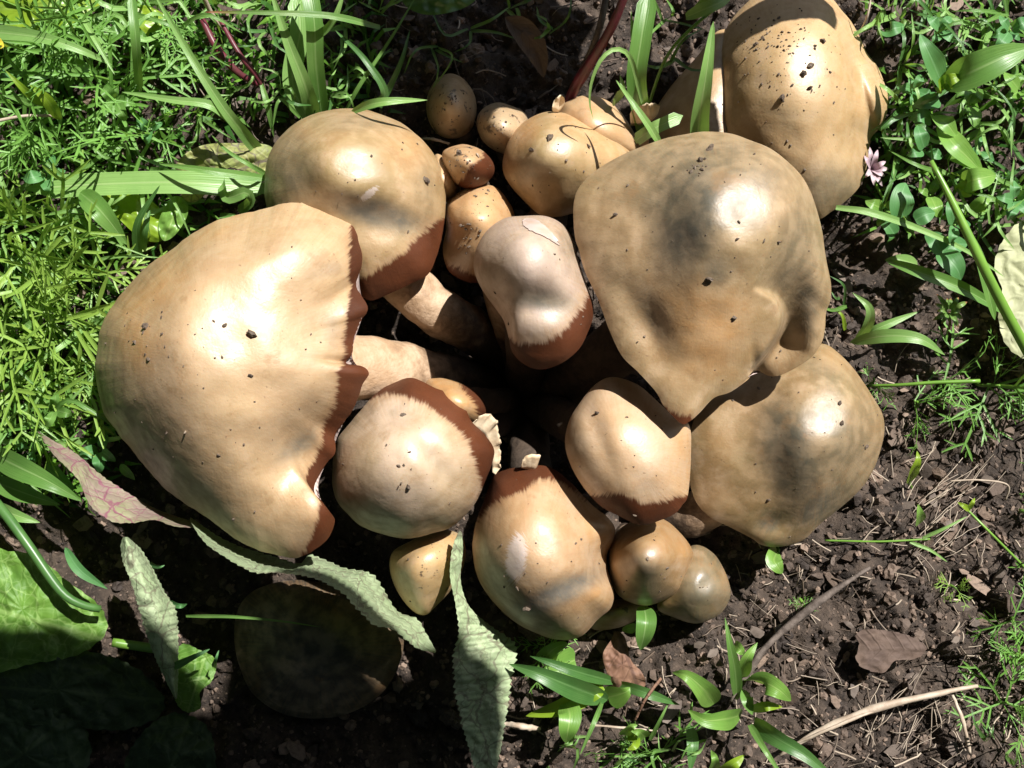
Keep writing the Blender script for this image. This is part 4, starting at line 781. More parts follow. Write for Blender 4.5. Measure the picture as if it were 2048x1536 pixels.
one('pale_leaf', 'pale dry leaf at the right edge behind the bright green stalk', 'leaf', poly_leaf(
    [(1988, 530), (2012, 470), (2060, 440), (2140, 500), (2140, 700), (2060, 720), (2012, 690), (1996, 630), (2004, 580)], ((2140, 450), (2010, 690)), .014, bulge=.004, serr=.03, seed=10), M['pale_leaf'])
one('dead_leaf', 'reddish brown dead leaf below the peeled mushroom', 'dead leaf', poly_leaf([(1232, 1262), (1250, 1275), (1262, 1320), (1284, 1345), (1290, 1372), (1260, 1388), (1230, 1378), (1212, 1340), (1206, 1308), (1222, 1280)], ((1235, 1262), (1280, 1385)), .012, bulge=.005, crinkle=.002, seed=11), M['dead'])
one('dead_leaf', 'flat decayed brown leaf on the bare soil in the lower right', 'dead leaf', poly_leaf([(1712, 1268), (1740, 1258), (1800, 1266), (1840, 1282), (1852, 1300), (1830, 1318), (1790, 1322), (1768, 1345), (1730, 1338), (1712, 1318), (1718, 1290)], ((1852, 1300), (1712, 1300)), .007, bulge=.001, crinkle=.0009, serr=.05, nserr=17, seed=12), M['dead2'])
one('dead_leaf', 'dark withered leaf hanging in the shade at the top', 'dead leaf', blade_mesh([(1010, 35, .03), (1050, 70, .025), (1075, 110, .02), (1088, 155, .014)], 50, 'lance', fold=.5, crinkle=.4), M['dead2'])  # decayed leaf colour reused here to paint this leaf's shade
one('large_leaf', 'flat bright green leaf lit behind the feathery plants in the upper left corner', 'leaf', poly_leaf([(-60, -40), (60, -50), (180, -40), (200, 10), (120, 60), (60, 85), (-60, 90)], ((-60, 20), (200, 0)), .012, bulge=.006, seed=13), M['broad_y'])
one('large_leaf', 'smaller sunlit green leaf under the grass at the top left', 'leaf', poly_leaf([(240, 40), (280, 10), (330, 30), (340, 60), (300, 80), (250, 75)], ((240, 60), (340, 40)), .012, bulge=.004, seed=14), M['broad_y'])
one('dark_leaf', 'large dim leaf in the shade at the very top', 'leaf', poly_leaf([(800, -40), (900, -50), (960, -20), (930, 15), (860, 30), (810, 10)], ((960, -20), (800, 10)), .03, bulge=.006, seed=15), M['grass_dark'])
one('rounded_leaf', 'yellow green rounded leaf pair half shaded left of the olive leaf', 'leaf', poly_leaf([(205, 395), (250, 385), (300, 400), (335, 440), (325, 480), (290, 480), (250, 450)], ((205, 395), (330, 470)), .016, bulge=.006, seed=16), M['broad_y'])
one('rounded_leaf', 'green oval leaf leaning against the olive leaf', 'leaf', poly_leaf([(345, 395), (370, 400), (375, 430), (350, 470), (325, 480), (318, 440)], ((330, 480), (360, 395)), .018, bulge=.004, seed=17), M['broad'])

# ------------------------------------------------------------------ grass and herbs one can point at
g = {}
tuft('grass_tuft', 'grass tuft with long crossing blades left above the white smeared mushroom', 'grass', (535, 325), [
    ('blade', [(540, 330, .01), (478, 255, .04), (440, 205, .05), (380, 110, .055), (305, -20, .05)], 27, 'grass', 'grass_pale', dict(twist=.5)),
    ('blade', [(480, 258, .038), (425, 212, .05), (345, 200, .05), (243, 184, .04)], 20, 'grass', 'grass_pale', dict(twist=-.3)),
    ('blade', [(538, 352, .02), (500, 330, .035), (455, 302, .035), (423, 270, .03)], 11, 'grass', 'grass', {})])
tuft('grass_tuft', 'wide flat grass blade lying level left of the largest mushroom', 'grass', (545, 370), [
    ('blade', [(545, 378, .02), (380, 365, .03), (210, 368, .03), (50, 378, .025)], 46, 'strap', 'grass_pale', dict(fold=.06)),
    ('blade', [(535, 358, .03), (440, 345, .04), (380, 336, .04), (318, 328, .035)], 19, 'grass', 'grass', {})])
tuft('grass_tuft', 'curled pale grass shoot beside the white smeared mushroom', 'grass', (490, 420), [
    ('blade', [(478, 425, .012), (500, 405, .03), (492, 385, .035), (455, 395, .03), (445, 370, .028), (450, 355, .02)], 24, 'strap', 'grass_pale', dict(twist=1.2)),
    ('blade', [(440, 430, .02), (470, 432, .03), (436, 436, .03)], 10, 'grass', 'grass', {})])
tuft('grass_tuft', 'clump of broad grass blades rising behind the white smeared mushroom', 'grass', (640, 240), [
    ('blade', [(632, 245, .01), (610, 170, .03), (575, 80, .04), (540, -25, .045)], 34, 'grass', 'grass_pale', dict(twist=.4)),
    ('blade', [(645, 240, .01), (632, 130, .03), (628, 40, .04), (610, -60, .04)], 34, 'strap', 'grass', dict(twist=-.3)),
    ('blade', [(615, 240, .008), (585, 160, .015), (600, 60, .02), (590, -20, .02)], 40, 'strap', 'grass_pale', dict(fold=.1)),
    ('blade', [(760, 55, .03), (660, 32, .045), (540, 26, .05), (408, 24, .045)], 15, 'grass', 'grass_red', {}),
    ('blade', [(640, 72, .03), (668, 40, .04), (690, -20, .045)], 18, 'grass', 'grass_pale', {}),
    ('blade', [(600, 235, .01), (560, 200, .02), (545, 255, .015)], 9, 'grass', 'grass', {})])
tuft('grass_tuft', 'bright blade and thin dark blades at the top of the white smeared mushroom', 'grass', (700, 230), [
    ('blade', [(700, 226, .045), (745, 208, .06), (790, 202, .062), (855, 200, .055)], 18, 'lance', 'grass_pale', dict(fold=.3)),
    ('blade', [(690, 225, .02), (720, 170, .03), (780, 80, .035), (840, -20, .035)], 9, 'grass', 'grass', {}),
    ('blade', [(720, 220, .02), (770, 190, .03), (730, 120, .035), (670, 60, .03)], 18, 'grass', 'grass_dark', {}),
    ('blade', [(760, 215, .02), (800, 130, .03), (820, 60, .03)], 14, 'grass', 'grass_dark', {})])
tuft('grass_tuft', 'tall grass tuft with an arching blade above the rounded tan mushroom', 'grass', (1285, 260), [
    ('blade', [(1288, 262, .02), (1272, 170, .05), (1282, 80, .06), (1300, -30, .06)], 40, 'strap', 'grass', dict(fold=.35)),
    ('blade', [(1280, 250, .02), (1268, 120, .05), (1262, 20, .055)], 17, 'grass', 'grass', {}),
    ('blade', [(1284, 205, .045), (1262, 120, .078), (1235, 98, .085), (1205, 115, .086), (1184, 160, .082), (1179, 205, .076), (1187, 240, .070)], 13, 'grass', 'grass_pale', dict(twist=.8)),
    ('blade', [(1322, 292, .072), (1300, 255, .078), (1265, 205, .08), (1232, 160, .076)], 17, 'grass', 'grass_pale', {}),
    ('blade', [(1270, 282, .05), (1310, 256, .06), (1366, 231, .06)], 26, 'strap', 'grass_pale', dict(fold=.15)),
    ('blade', [(1225, 210, .03), (1245, 180, .05), (1240, 150, .05)], 18, 'lance', 'grass_pale', {}),
    ('stem', [(1288, 240, .02), (1330, 120, .05), (1385, 55, .06), (1440, 10, .06)], 6, 'tube', 'stalk', {}),
    ('blade', [(1372, 34, .06), (1410, 18, .066), (1445, 2, .066), (1470, -22, .06)], 26, 'ovate', 'grass_pale', {}),
    ('blade', [(1385, 20, .05), (1425, -10, .055), (1460, -30, .05)], 14, 'lance', 'broad', {})])
tuft('grass_shoot', 'single broad pointed blade rising in front of the speckled cap', 'grass', (1395, 300), [
    ('blade', [(1394, 300, .045), (1398, 240, .07), (1412, 150, .085), (1427, 42, .09)], 46, 'grass', 'grass_pale', dict(fold=.35))])
t = tuft('maroon_stalk', 'maroon plant stalk rising from the dark behind the rounded tan mushroom', 'plant stalk', (1125, 225), [
    ('stem', [(1120, 232, .004), (1150, 175, .02), (1190, 110, .04), (1225, 50, .055), (1262, -40, .07)], [17, 22, 18, 16], 'tube', 'maroon', dict(wob=.15)),
    ('stem', [(1160, 150, .02), (1195, 70, .045), (1220, -40, .05)], [14, 12], 'tube', 'twig', {})])
tuft('red_stems', 'purplish stems leaning together in the upper left soil', 'plant stalk', (540, 240), [
    ('stem', [(405, 40, .02), (430, 90, .02), (470, 140, .015), (515, 170, .006)], [12, 16, 10], 'tube', 'maroon', {}),
    ('stem', [(440, 40, .03), (480, 110, .03), (520, 165, .02), (545, 240, .006)], [8, 11, 9], 'tube', 'maroon', {}),
    ('blade', [(520, 160, .02), (535, 210, .02), (548, 275, .01)], 12, 'lance', 'grass', {}),
    ('stem', [(405, -10, .03), (425, 30, .02), (450, 60, .015)], [10, 8], 'tube', 'straw', {})])
tuft('bright_stalk', 'thick bright green stalk slanting down to the right edge', 'plant stalk', (2060, 720), [
    ('stem', [(1862, 322, .05), (1905, 405, .052), (1960, 520, .05), (2010, 620, .04), (2075, 740, .02)], [9, 18, 20, 20], 'tube', 'stalk', {}),
    ('blade', [(1990, 640, .03), (1960, 520, .04), (1925, 440, .03)], 22, 'lance', 'grass', {})])
tuft('grass_tuft', 'grass blade from behind the speckled cap running down to the bright stalk', 'grass', (1690, 420), [
    ('blade', [(1672, 415, .03), (1740, 425, .035), (1830, 455, .03), (1930, 500, .025), (2010, 555, .02)], 16, 'grass', 'grass_pale', {}),
    ('blade', [(1770, 520, .02), (1840, 545, .03), (1930, 580, .03), (2035, 640, .02)], 26, 'lance', 'grass', dict(fold=.4))])
tuft('grass_seedling', 'grass seedling with four spreading blades right of the biggest mushroom', 'grass', (1708, 682), [
    ('blade', [(1712, 680, .01), (1735, 650, .025), (1738, 615, .032), (1705, 585, .03)], 22, 'lance', 'grass_pale', dict(twist=.5)),
    ('blade', [(1708, 680, .01), (1760, 655, .022), (1840, 622, .022)], 17, 'lance', 'grass_pale', {}),
    ('blade', [(1700, 685, .01), (1770, 672, .025), (1840, 678, .03), (1890, 710, .025)], 27, 'lance', 'grass_pale', dict(fold=.15)),
    ('blade', [(1690, 660, .008), (1684, 630, .014), (1662, 616, .012)], 9, 'grass', 'broad_y', {})])
tuft('clover_plant', 'dark clover with a round leaf right of the speckled cap', 'clover', (1830, 470), [
    ('leaf', [(1806, 434, .03), (1803, 410, .034), (1805, 385, .034), (1812, 366, .03)], 50, 'ovate', 'clover', dict(fold=.12)),
    ('stem', [(1830, 475, .005), (1815, 450, .02), (1806, 432, .03)], 5, 'tube', 'stalk', {}),
    ('leaf', [(1830, 440, .02), (1850, 430, .022), (1870, 425, .02)], 34, 'ovate', 'clover', {}),
    ('leaf', [(1790, 470, .015), (1775, 450, .018), (1760, 445, .015)], 30, 'ovate', 'clover', {})])
tuft('clover_plant', 'small dark clover leaves beside the pale dry leaf', 'clover', (1890, 510), [
    ('leaf', [(1885, 505, .02), (1900, 520, .024), (1915, 540, .024), (1922, 560, .02)], 46, 'ovate', 'clover', dict(fold=.2)),
    ('leaf', [(1885, 505, .02), (1870, 480, .02), (1850, 470, .016)], 40, 'ovate', 'clover', {}),
    ('leaf', [(1885, 505, .02), (1910, 490, .02), (1935, 488, .016)], 36, 'ovate', 'clover', {}),
    ('leaf', [(1835, 530, .018), (1800, 520, .022), (1770, 520, .02)], 26, 'lance', 'grass_pale', {})])
t = thing('clover_flower', 'spent green and red clover head on the soil right of the biggest mushroom', 'flower', W(1898, 640, 0.004))
for i in range(13):
    a = -pi * 0.95 + i * pi * 1.9 / 12 + pi / 2; L = 24 + 8 * (i % 3); z = .014 + .006 * (i % 2)
    obj('floret', blade_mesh([(1898 + 4 * cos(a), 622 + 4 * sin(a), z), (1898 + L * .6 * cos(a), 620 + L * .6 * sin(a), z + .004), (1898 + L * cos(a), 620 + L * sin(a), z + .002)], 11, 'lance', fold=.5, n=10, m=5), M['grass_red'], t)
tube_obj('stem', W(np.array([1898, 1900, 1898]), np.array([625, 645, 662]), np.array([.016, .012, .002])), .0006, M['dead'], t)
t = thing('pink_flower', 'small pale pink clover flower right below the speckled cap', 'flower', W(1748, 340, 0.006))
for i, (a, L) in enumerate([(-2.2, 26), (-1.2, 32), (-.4, 30), (.4, 28), (1.4, 26), (2.4, 20), (0.0, 34), (-1.7, 34), (.9, 34)]):
    obj('petal', blade_mesh([(1744, 338, .016), (1744 + L * .6 * cos(a), 338 + L * .8 * sin(a), .022), (1744 + L * cos(a), 338 + 1.3 * L * sin(a), .02)], 13, 'ovate', n=10, m=5), M['petal'], t)
tube_obj('stem', W(np.array([1744, 1752, 1768]), np.array([345, 370, 400]), np.array([.016, .012, .002])), .0006, M['stalk'], t)
def sprig(label, base, leaves, mat='broad', group=None, stem=None):
    L = [('leaf', p, w, pr, m_, kw) for p, w, pr, m_, kw in leaves]
    if stem: L.append(('stem', stem, 7, 'tube', 'stalk', {}))
    return tuft('broad_leaved_seedling', label, 'seedling', base, L)
sprig('upright seedling with two long oval leaves in the upper right', (1880, 215), [
    ([(1884, 168, .03), (1868, 130, .045), (1852, 95, .05), (1840, 68, .048)], 52, 'lance', 'clover', dict(fold=.3)),
    ([(1885, 168, .03), (1940, 145, .045), (2000, 118, .05), (2070, 92, .048)], 66, 'lance', 'grass', dict(fold=.3)),
    ([(1880, 175, .03), (1900, 160, .04), (1925, 152, .04)], 34, 'ovate', 'broad_y', {}),
    ([(1878, 200, .02), (1850, 205, .025), (1825, 212, .02)], 34, 'ovate', 'clover', {})], stem=[(1862, 225, .004), (1875, 190, .02), (1884, 168, .03)])
sprig('seedling with pointed oval leaves below the upright one', (1900, 290), [
    ([(1880, 250, .02), (1905, 285, .03), (1930, 310, .03), (1962, 342, .025)], 44, 'lance', 'broad', dict(fold=.3)),
    ([(1905, 310, .02), (1935, 318, .028), (1965, 340, .024)], 40, 'ovate', 'broad', {}),
    ([(1870, 230, .02), (1890, 245, .03), (1915, 275, .028)], 40, 'lance', 'broad', {}),
    ([(1862, 240, .02), (1840, 232, .025), (1820, 240, .02)], 30, 'ovate', 'clover', {})], stem=[(1862, 225, .01), (1890, 265, .016), (1915, 310, .018)])
sprig('pair of oval leaves, one translucent, right of the dark clover', (1960, 400), [
    ([(1920, 370, .02), (1945, 360, .03), (1970, 355, .03), (1992, 350, .025)], 44, 'lance', 'broad', {}),
    ([(1918, 385, .018), (1940, 372, .026), (1962, 360, .024)], 36, 'ovate', 'broad_y', {}),
    ([(1945, 420, .015), (1965, 405, .022), (1985, 392, .02)], 32, 'ovate', 'broad', {}),
    ([(1895, 440, .012), (1912, 425, .02), (1928, 410, .02)], 40, 'ovate', 'grass', {})])
sprig('pale rounded leaf right of the top of the speckled cap', (1780, 70), [([(1765, 68, .015), (1785, 58, .025), (1812, 52, .022)], 34, 'ovate', 'clover', {}), ([(1790, 55, .015), (1805, 48, .022), (1820, 46, .022)], 20, 'ovate', 'grass_pale', {})])
sprig('tiny seedling with one bright oval leaf on the soil below the olive mushroom', (1553, 1100), [([(1555, 1102, .01), (1548, 1120, .02), (1556, 1135, .022), (1565, 1147, .02)], 44, 'ovate', 'broad', dict(fold=.1)), ], stem=[(1550, 1090, 0), (1556, 1098, .006), (1556, 1105, .011)])
sprig('bent green leaf standing in the soil right of the olive mushroom', (1822, 975), [([(1818, 965, .008), (1828, 940, .024), (1836, 920, .028), (1834, 902, .026)], 26, 'lance', 'broad_y', {})], stem=[(1822, 975, 0), (1818, 965, .006), (1820, 958, .01)])
sprig('small upright leaf on the soil below the bent green leaf', (1840, 1050), [([(1838, 1048, .008), (1840, 1030, .02), (1836, 1008, .022)], 26, 'lance', 'broad', {})])
sprig('upright oval shoot beside the reddish dead leaf', (1285, 1300), [([(1288, 1212, .02), (1292, 1240, .03), (1288, 1270, .03), (1281, 1300, .024)], 40, 'lance', 'grass', dict(fold=.3)), ([(1270, 1255, .015), (1255, 1258, .018), (1244, 1262, .016)], 20, 'ovate', 'broad', {})])
sprig('leafy seedling with dark grassy blades below the peeled mushroom', (1215, 1395), [
    ([(1215, 1400, .012), (1140, 1372, .035), (1080, 1348, .04), (1018, 1328, .035)], 46, 'lance', 'grass_dark', dict(fold=.4)),
    ([(1235, 1365, .012), (1160, 1345, .03), (1100, 1325, .032), (1060, 1312, .028)], 26, 'lance', 'grass_dark', {}),
    ([(1085, 1320, .01), (1105, 1300, .02), (1125, 1290, .022), (1136, 1290, .02)], 38, 'ovate', 'broad', {}),
    ([(1150, 1320, .01), (1120, 1330, .015), (1090, 1335, .015)], 60, 'ovate', 'broad', {}),
    ([(1205, 1370, .015), (1170, 1390, .02), (1120, 1415, .02), (1052, 1432, .016)], 40, 'ovate', 'broad_y', {}),
    ([(1132, 1405, .02), (1140, 1430, .028), (1136, 1460, .03), (1132, 1486, .024)], 46, 'ovate', 'broad', dict(fold=.15)),
    ([(1195, 1360, .015), (1180, 1380, .02), (1160, 1410, .018)], 50, 'ovate', 'broad_y', {}),
    ([(1215, 1395, .012), (1250, 1385, .02), (1262, 1375, .02)], 50, 'ovate', 'broad', {}),
    ([(1230, 1365, .012), (1290, 1385, .025), (1360, 1410, .02)], 22, 'lance', 'grass_dark', {}),
    ([(1205, 1400, .012), (1190, 1440, .03), (1160, 1510, .03)], 14, 'grass', 'grass', {})])
sprig('many leaved seedling crossed by the brown twig at the bottom', (1478, 1440), [
    ([(1428, 1408, .01), (1408, 1380, .03), (1375, 1352, .035), (1345, 1345, .03)], 46, 'lance', 'broad', dict(fold=.3)),
    ([(1475, 1400, .01), (1470, 1340, .03), (1460, 1290, .04), (1450, 1235, .04)], 24, 'lance', 'grass', {}),
    ([(1478, 1360, .01), (1492, 1320, .03), (1515, 1285, .03)], 34, 'lance', 'broad', {}),
    ([(1505, 1360, .012), (1530, 1365, .03), (1560, 1382, .035), (1582, 1402, .03)], 52, 'ovate', 'broad', dict(fold=.15)),
    ([(1482, 1430, .012), (1450, 1438, .03), (1410, 1440, .035), (1376, 1420, .03)], 44, 'lance', 'broad', dict(fold=.3)),
    ([(1495, 1420, .012), (1530, 1412, .025), (1565, 1414, .022)], 24, 'lance', 'broad_y', {}),
    ([(1490, 1380, .012), (1494, 1400, .02), (1505, 1430, .02)], 26, 'lance', 'grass', {}),
    ([(1508, 1445, .012), (1560, 1480, .03), (1610, 1510, .035), (1670, 1560, .035)], 40, 'grass', 'grass_dark', dict(fold=.3)),
    ([(1500, 1450, .012), (1530, 1500, .03), (1570, 1560, .03)], 16, 'grass', 'grass', {}),
    ([(1468, 1290, .01), (1480, 1300, .015), (1486, 1310, .014)], 24, 'ovate', 'broad', {})])
sprig('small leaves in the bottom margin left of the crossed seedling', (1270, 1480), [
    ([(1250, 1470, .01), (1262, 1455, .02), (1275, 1450, .02)], 30, 'ovate', 'broad', {}), ([(1290, 1475, .01), (1280, 1465, .02), (1262, 1462, .02)], 30, 'ovate', 'broad', {}),
    ([(1265, 1470, .01), (1270, 1490, .02), (1255, 1500, .02)], 24, 'ovate', 'broad_y', {}), ([(1300, 1480, .01), (1320, 1440, .02), (1340, 1400, .02)], 10, 'grass', 'grass', {})])
sprig('leaf pair at the bottom edge under the crossed seedling', (1420, 1530), [
    ([(1380, 1450, .01), (1385, 1490, .02), (1380, 1545, .02)], 24, 'lance', 'grass_dark', {}), ([(1425, 1545, .01), (1430, 1520, .025), (1422, 1500, .02)], 22, 'lance', 'broad', {}),
    ([(1440, 1545, .01), (1465, 1530, .02), (1490, 1510, .018)], 30, 'lance', 'broad_y', {})])
sprig('broad leaves under the grass in the left margin below the feathery plants', (40, 980), [
    ([(-20, 905, .02), (40, 935, .04), (100, 965, .045), (165, 1003, .04)], 50, 'lance', 'grass', dict(fold=.2)),
    ([(-20, 960, .02), (60, 990, .03), (120, 1010, .03)], 40, 'lance', 'grass', {}),
    ([(90, 935, .02), (120, 960, .03), (150, 978, .03)], 46, 'lance', 'clover', {}),
    ([(-20, 1010, .02), (30, 1030, .03), (80, 1045, .03)], 30, 'lance', 'grass_pale', {}),
    ([(240, 930, .02), (255, 945, .025), (270, 960, .02)], 18, 'lance', 'grass_pale', {}),
    ([(130, 1095, .04), (160, 1140, .045), (215, 1178, .04)], 22, 'lance', 'clover', {})])
tuft('grass_shoot', 'hair thin green blade crossing the deep shade under the wavy leaf', 'grass', (370, 1232), [('blade', [(372, 1232, .03), (460, 1233, .045), (560, 1242, .05), (640, 1254, .045)], 8, 'grass', 'grass', {})])
tuft('grass_shoot', 'bluish grass blades poking past the folded upright leaf', 'grass', (400, 1310), [
    ('blade', [(345, 1335, .04), (385, 1315, .046), (420, 1298, .045)], 17, 'grass', 'clover', {}), ('blade', [(428, 1335, .03), (432, 1318, .04), (438, 1300, .04)], 12, 'grass', 'clover', {}),
    ('blade', [(340, 1205, .03), (360, 1212, .035), (374, 1208, .03)], 14, 'grass', 'clover', {}), ('blade', [(300, 1128, .02), (318, 1134, .03), (330, 1130, .03)], 12, 'grass', 'clover', {})])
tuft('grass_tuft', 'broad sunlit blades at the left edge under the corner leaf', 'grass', (0, 60), [
    ('blade', [(-30, 62, .04), (80, 75, .055), (160, 100, .055), (225, 130, .045)], 32, 'grass', 'grass_pale', {}),
    ('blade', [(150, 10, .04), (185, 70, .05), (230, 150, .05)], 16, 'grass', 'grass_pale', {}),
    ('blade', [(280, 180, .03), (272, 80, .05), (262, -20, .05)], 20, 'strap', 'grass', {})])
tuft('grass_tuft', 'dark pointed grass blades below the level blade on the left', 'grass', (240, 470), [
    ('blade', [(160, 385, .03), (200, 420, .04), (255, 490, .03)], 44, 'lance', 'grass', {}),
    ('blade', [(280, 520, .02), (275, 450, .035), (320, 370, .045)], 20, 'grass', 'grass_dark', {}),
    ('blade', [(285, 500, .02), (290, 460, .03), (300, 420, .03)], 24, 'grass', 'grass_dark', {}),
    ('blade', [(190, 520, .02), (250, 512, .03), (320, 515, .03)], 8, 'grass', 'grass_pale', {})])

LM = {'the level grass blade': (280, 368), 'the yellow corner leaf': (60, 20), 'the bare dry stem': (50, 236), 'the largest mushroom': (215, 640), 'the purple veined leaf': (180, 960), 'the yellow rounded leaf': (280, 440), 'the olive leaf': (420, 330), 'the broad corner blade': (130, 92), 'the upright strap blade': (272, 80), 'the long crossing blade': (400, 130), 'the purplish stems': (470, 120), 'the white smeared mushroom': (600, 240), 'the left broad leaves': (60, 960),
      'the speckled cap': (1765, 180), 'the upright oval leaved seedling': (1885, 165), 'the pointed leaved seedling': (1920, 300), 'the round clover leaf': (1805, 400), 'the bright stalk': (1935, 470), 'the pale rounded leaf': (1795, 55), 'the translucent leaf pair': (1955, 385), 'the pink flower': (1745, 338), 'the pale dry leaf': (2020, 580), 'the clover head': (1898, 620), 'the small dark clover': (1890, 510),
      'the brown twig': (1600, 1235), 'the decayed leaf': (1785, 1300), 'the split straw': (1780, 1408), 'the olive mushroom': (1720, 980), 'the thin weed': (1850, 1082), 'the crossed seedling': (1480, 1400), 'the reddish dead leaf': (1248, 1330), 'the bent green leaf': (1830, 935), 'the level feathery stem': (1880, 766), 'the bright oval seedling': (1555, 1125), 'the dark bladed seedling': (1150, 1400), 'the grass seedling': (1740, 660), 'the arching grass tuft': (1290, 120), 'the maroon stalk': (1200, 90), 'the egg shaped mushroom': (900, 200), 'the corner feathery plant': (2010, 1420), 'the grey toothed leaf': (960, 1400)}
USED = set()
def where(px, py, text):
    c = sorted(LM, key=lambda k: (LM[k][0] - px) ** 2 + (LM[k][1] - py) ** 2)
    def rel(k):
        dx, dy = px - LM[k][0], py - LM[k][1]
        return (('right of ' if dx > 0 else 'left of ') if abs(dx) > abs(dy) else ('below ' if dy > 0 else 'above ')) + k[4:]
    for i, j in ((0, 1), (0, 2), (1, 2), (0, 3), (1, 3), (2, 3), (0, 4), (1, 4), (2, 4), (0, 5), (1, 5)):
        lb = text + ' ' + rel(c[i]) + ', ' + rel(c[j])
        if lb not in USED and len(lb.replace(',', ' ').split()) <= 16: USED.add(lb); return lb
    return text + ' ' + rel(c[0])

# ------------------------------------------------------------------ feathery plants
def frond_mesh(seed, L=0.03, thick=0.00105, curve=0.3, pairs=4):
    rr = np.random.default_rng(seed); V, Fc, AC, AL = [], [], [], []
    def ribbon(p0, d, ln, w, bend, segs=3):
        pts = []; p = np.array(p0, float); d = np.array(d, float)
        for i in range(segs + 1):
            pts.append(p.copy()); p = p + d * ln / segs; d = d + np.array(bend) / segs; d /= np.linalg.norm(d)
        k = len(V)
        for i, q in enumerate(pts):
            s = np.cross(pts[min(i + 1, segs)] - pts[max(i - 1, 0)], [0, 0, 1.0]); s /= np.linalg.norm(s) + 1e-9
            ww = w * (1.0 if i < segs else 0.35) * (0.7 if i == 0 else 1) * .5
            up = np.array([0, 0, ww * .5])
            V.extend([q - s * ww + up, q, q + s * ww + up]); AC.extend([-1, .5, 1]); AL.extend([i / segs] * 3)
        for i in range(segs):
            a = k + 3 * i; Fc.extend([(a, a + 1, a + 4, a + 3), (a + 1, a + 2, a + 5, a + 4)])
        return pts, d
    main, _ = ribbon((0, 0, 0), (1, 0, .55), L, thick, (0, curve * .4, -.5), 6)
    main = np.array(main)
    for i in range(1, pairs + 1):
        t_ = 0.16 + 0.84 * (i - .5 + .3 * rr.normal()) / pairs; t_ = min(max(t_, .1), 1.0); f_ = t_ * 6; a = int(min(f_, 5)); p = main[a] + (main[a + 1] - main[a]) * (f_ - a)
        tg = main[a + 1] - main[a]; tg /= np.linalg.norm(tg)
        for sd in (-1, 1):
            if rr.random() < .12: continue
            side = np.cross([0, 0, 1.0], tg) * sd; side /= np.linalg.norm(side)
            ln = L * (0.34 + .3 * rr.random()) * (1.1 - .5 * t_)
            d = tg * (.6 + .4 * rr.random()) + side * .8 + np.array([0, 0, .35 * rr.normal()]); d /= np.linalg.norm(d)
            sub, _ = ribbon(p, d, ln, thick, tg * .2 + .12 * rr.normal(size=3), 3); sub = np.array(sub)
            for s2 in (-1, 1):
                if rr.random() < .35: continue
                d2 = d * .8 + np.cross([0, 0, 1.0], d) * s2 * .65 + np.array([0, 0, .4 * rr.normal()]); d2 /= np.linalg.norm(d2)
                ribbon(sub[1 + (rr.random() < .5)], d2, ln * (.45 + .2 * rr.random()), thick * .9, d * .1, 2)
    return mesh('frond', V, Fc, {'across': AC, 'along': AL})
FR = {m_: [frond_mesh(40 + i, curve=(-.4, .3, 0, .5, -.2, .15, .5, -.5)[i], pairs=(3, 4, 3, 4, 5, 3, 4, 4)[i]) for i in range(8)] for m_ in ('feather', 'feather_lit')}
for m_ in FR:
    for me in FR[m_]: me.materials.append(M[m_])
fr = np.random.default_rng(21)
def feathery(px, py, size, mat, label, group, nf=7, h=0.02, dirs=None, spread=360):
    b = W(px, py, 0.0); b[2] = ground_z(b[0], b[1])
    root = thing('feathery_plant', label, 'feathery plant', b, group)
    top = np.array([b[0] + fr.normal() * .003, b[1] + fr.normal() * .003, b[2] + h])
    tube_obj('stem', [b, (b + top) / 2 + fr.normal(size=3) * .001, top], [.0009, .0007, .0005], M['stalk'], root, seg=6, n=8)
    for i in range(nf):
        o = bpy.data.objects.new('frond', FR[mat][fr.integers(8)]); COL.objects.link(o); o.parent = root
        a = (dirs[i % len(dirs)] + fr.normal() * 12) if dirs else i * 360 / nf + fr.normal() * 18
        k = size / 125 * (0.65 + .7 * fr.random()); o.scale = (k, k, k)
        o.location = Vector((top - b) * (0.45 + .55 * fr.random())); o.rotation_euler = (fr.normal() * .55, fr.normal() * .5 - .15, radians(a))
    return root
LIT = 'yellow green feathery plant'
DIM = 'green feathery plant'
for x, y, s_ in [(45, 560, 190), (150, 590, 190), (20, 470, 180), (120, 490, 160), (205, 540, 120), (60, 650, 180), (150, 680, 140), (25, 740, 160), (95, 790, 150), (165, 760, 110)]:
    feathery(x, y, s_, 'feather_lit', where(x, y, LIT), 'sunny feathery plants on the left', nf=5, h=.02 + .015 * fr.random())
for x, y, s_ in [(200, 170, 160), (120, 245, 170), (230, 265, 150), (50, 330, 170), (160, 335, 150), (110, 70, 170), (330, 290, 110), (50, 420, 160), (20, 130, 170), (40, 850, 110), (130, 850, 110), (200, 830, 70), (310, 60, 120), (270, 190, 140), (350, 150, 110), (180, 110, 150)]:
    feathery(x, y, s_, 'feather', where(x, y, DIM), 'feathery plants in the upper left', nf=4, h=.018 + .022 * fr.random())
tuft('dry_sprig', 'yellowish dry feathery sprig with a bare stem at the left edge', 'plant stalk', (115, 245), [
    ('stem', [(-20, 245, .035), (50, 232, .035), (118, 232, .03)], [7, 5], 'tube', 'straw', {}),
    ('leaf', [(120, 240, .03), (95, 200, .04), (60, 170, .045)], 26, 'lance', 'broad_y', {}), ('leaf', [(90, 215, .03), (50, 180, .045), (10, 140, .05)], 16, 'lance', 'broad_y', {}),
    ('leaf', [(80, 220, .03), (40, 200, .04), (5, 190, .045)], 14, 'lance', 'grass', {}), ('petal', [(-6, 80, .05), (2, 90, .055), (4, 96, .05)], 16, 'ovate', 'yellow', {})]) if 'yellow' in M else None
feathery(1735, 775, 60, 'feather', 'tiny feathery sprig touching the olive mushroom', None, nf=5, h=.008)
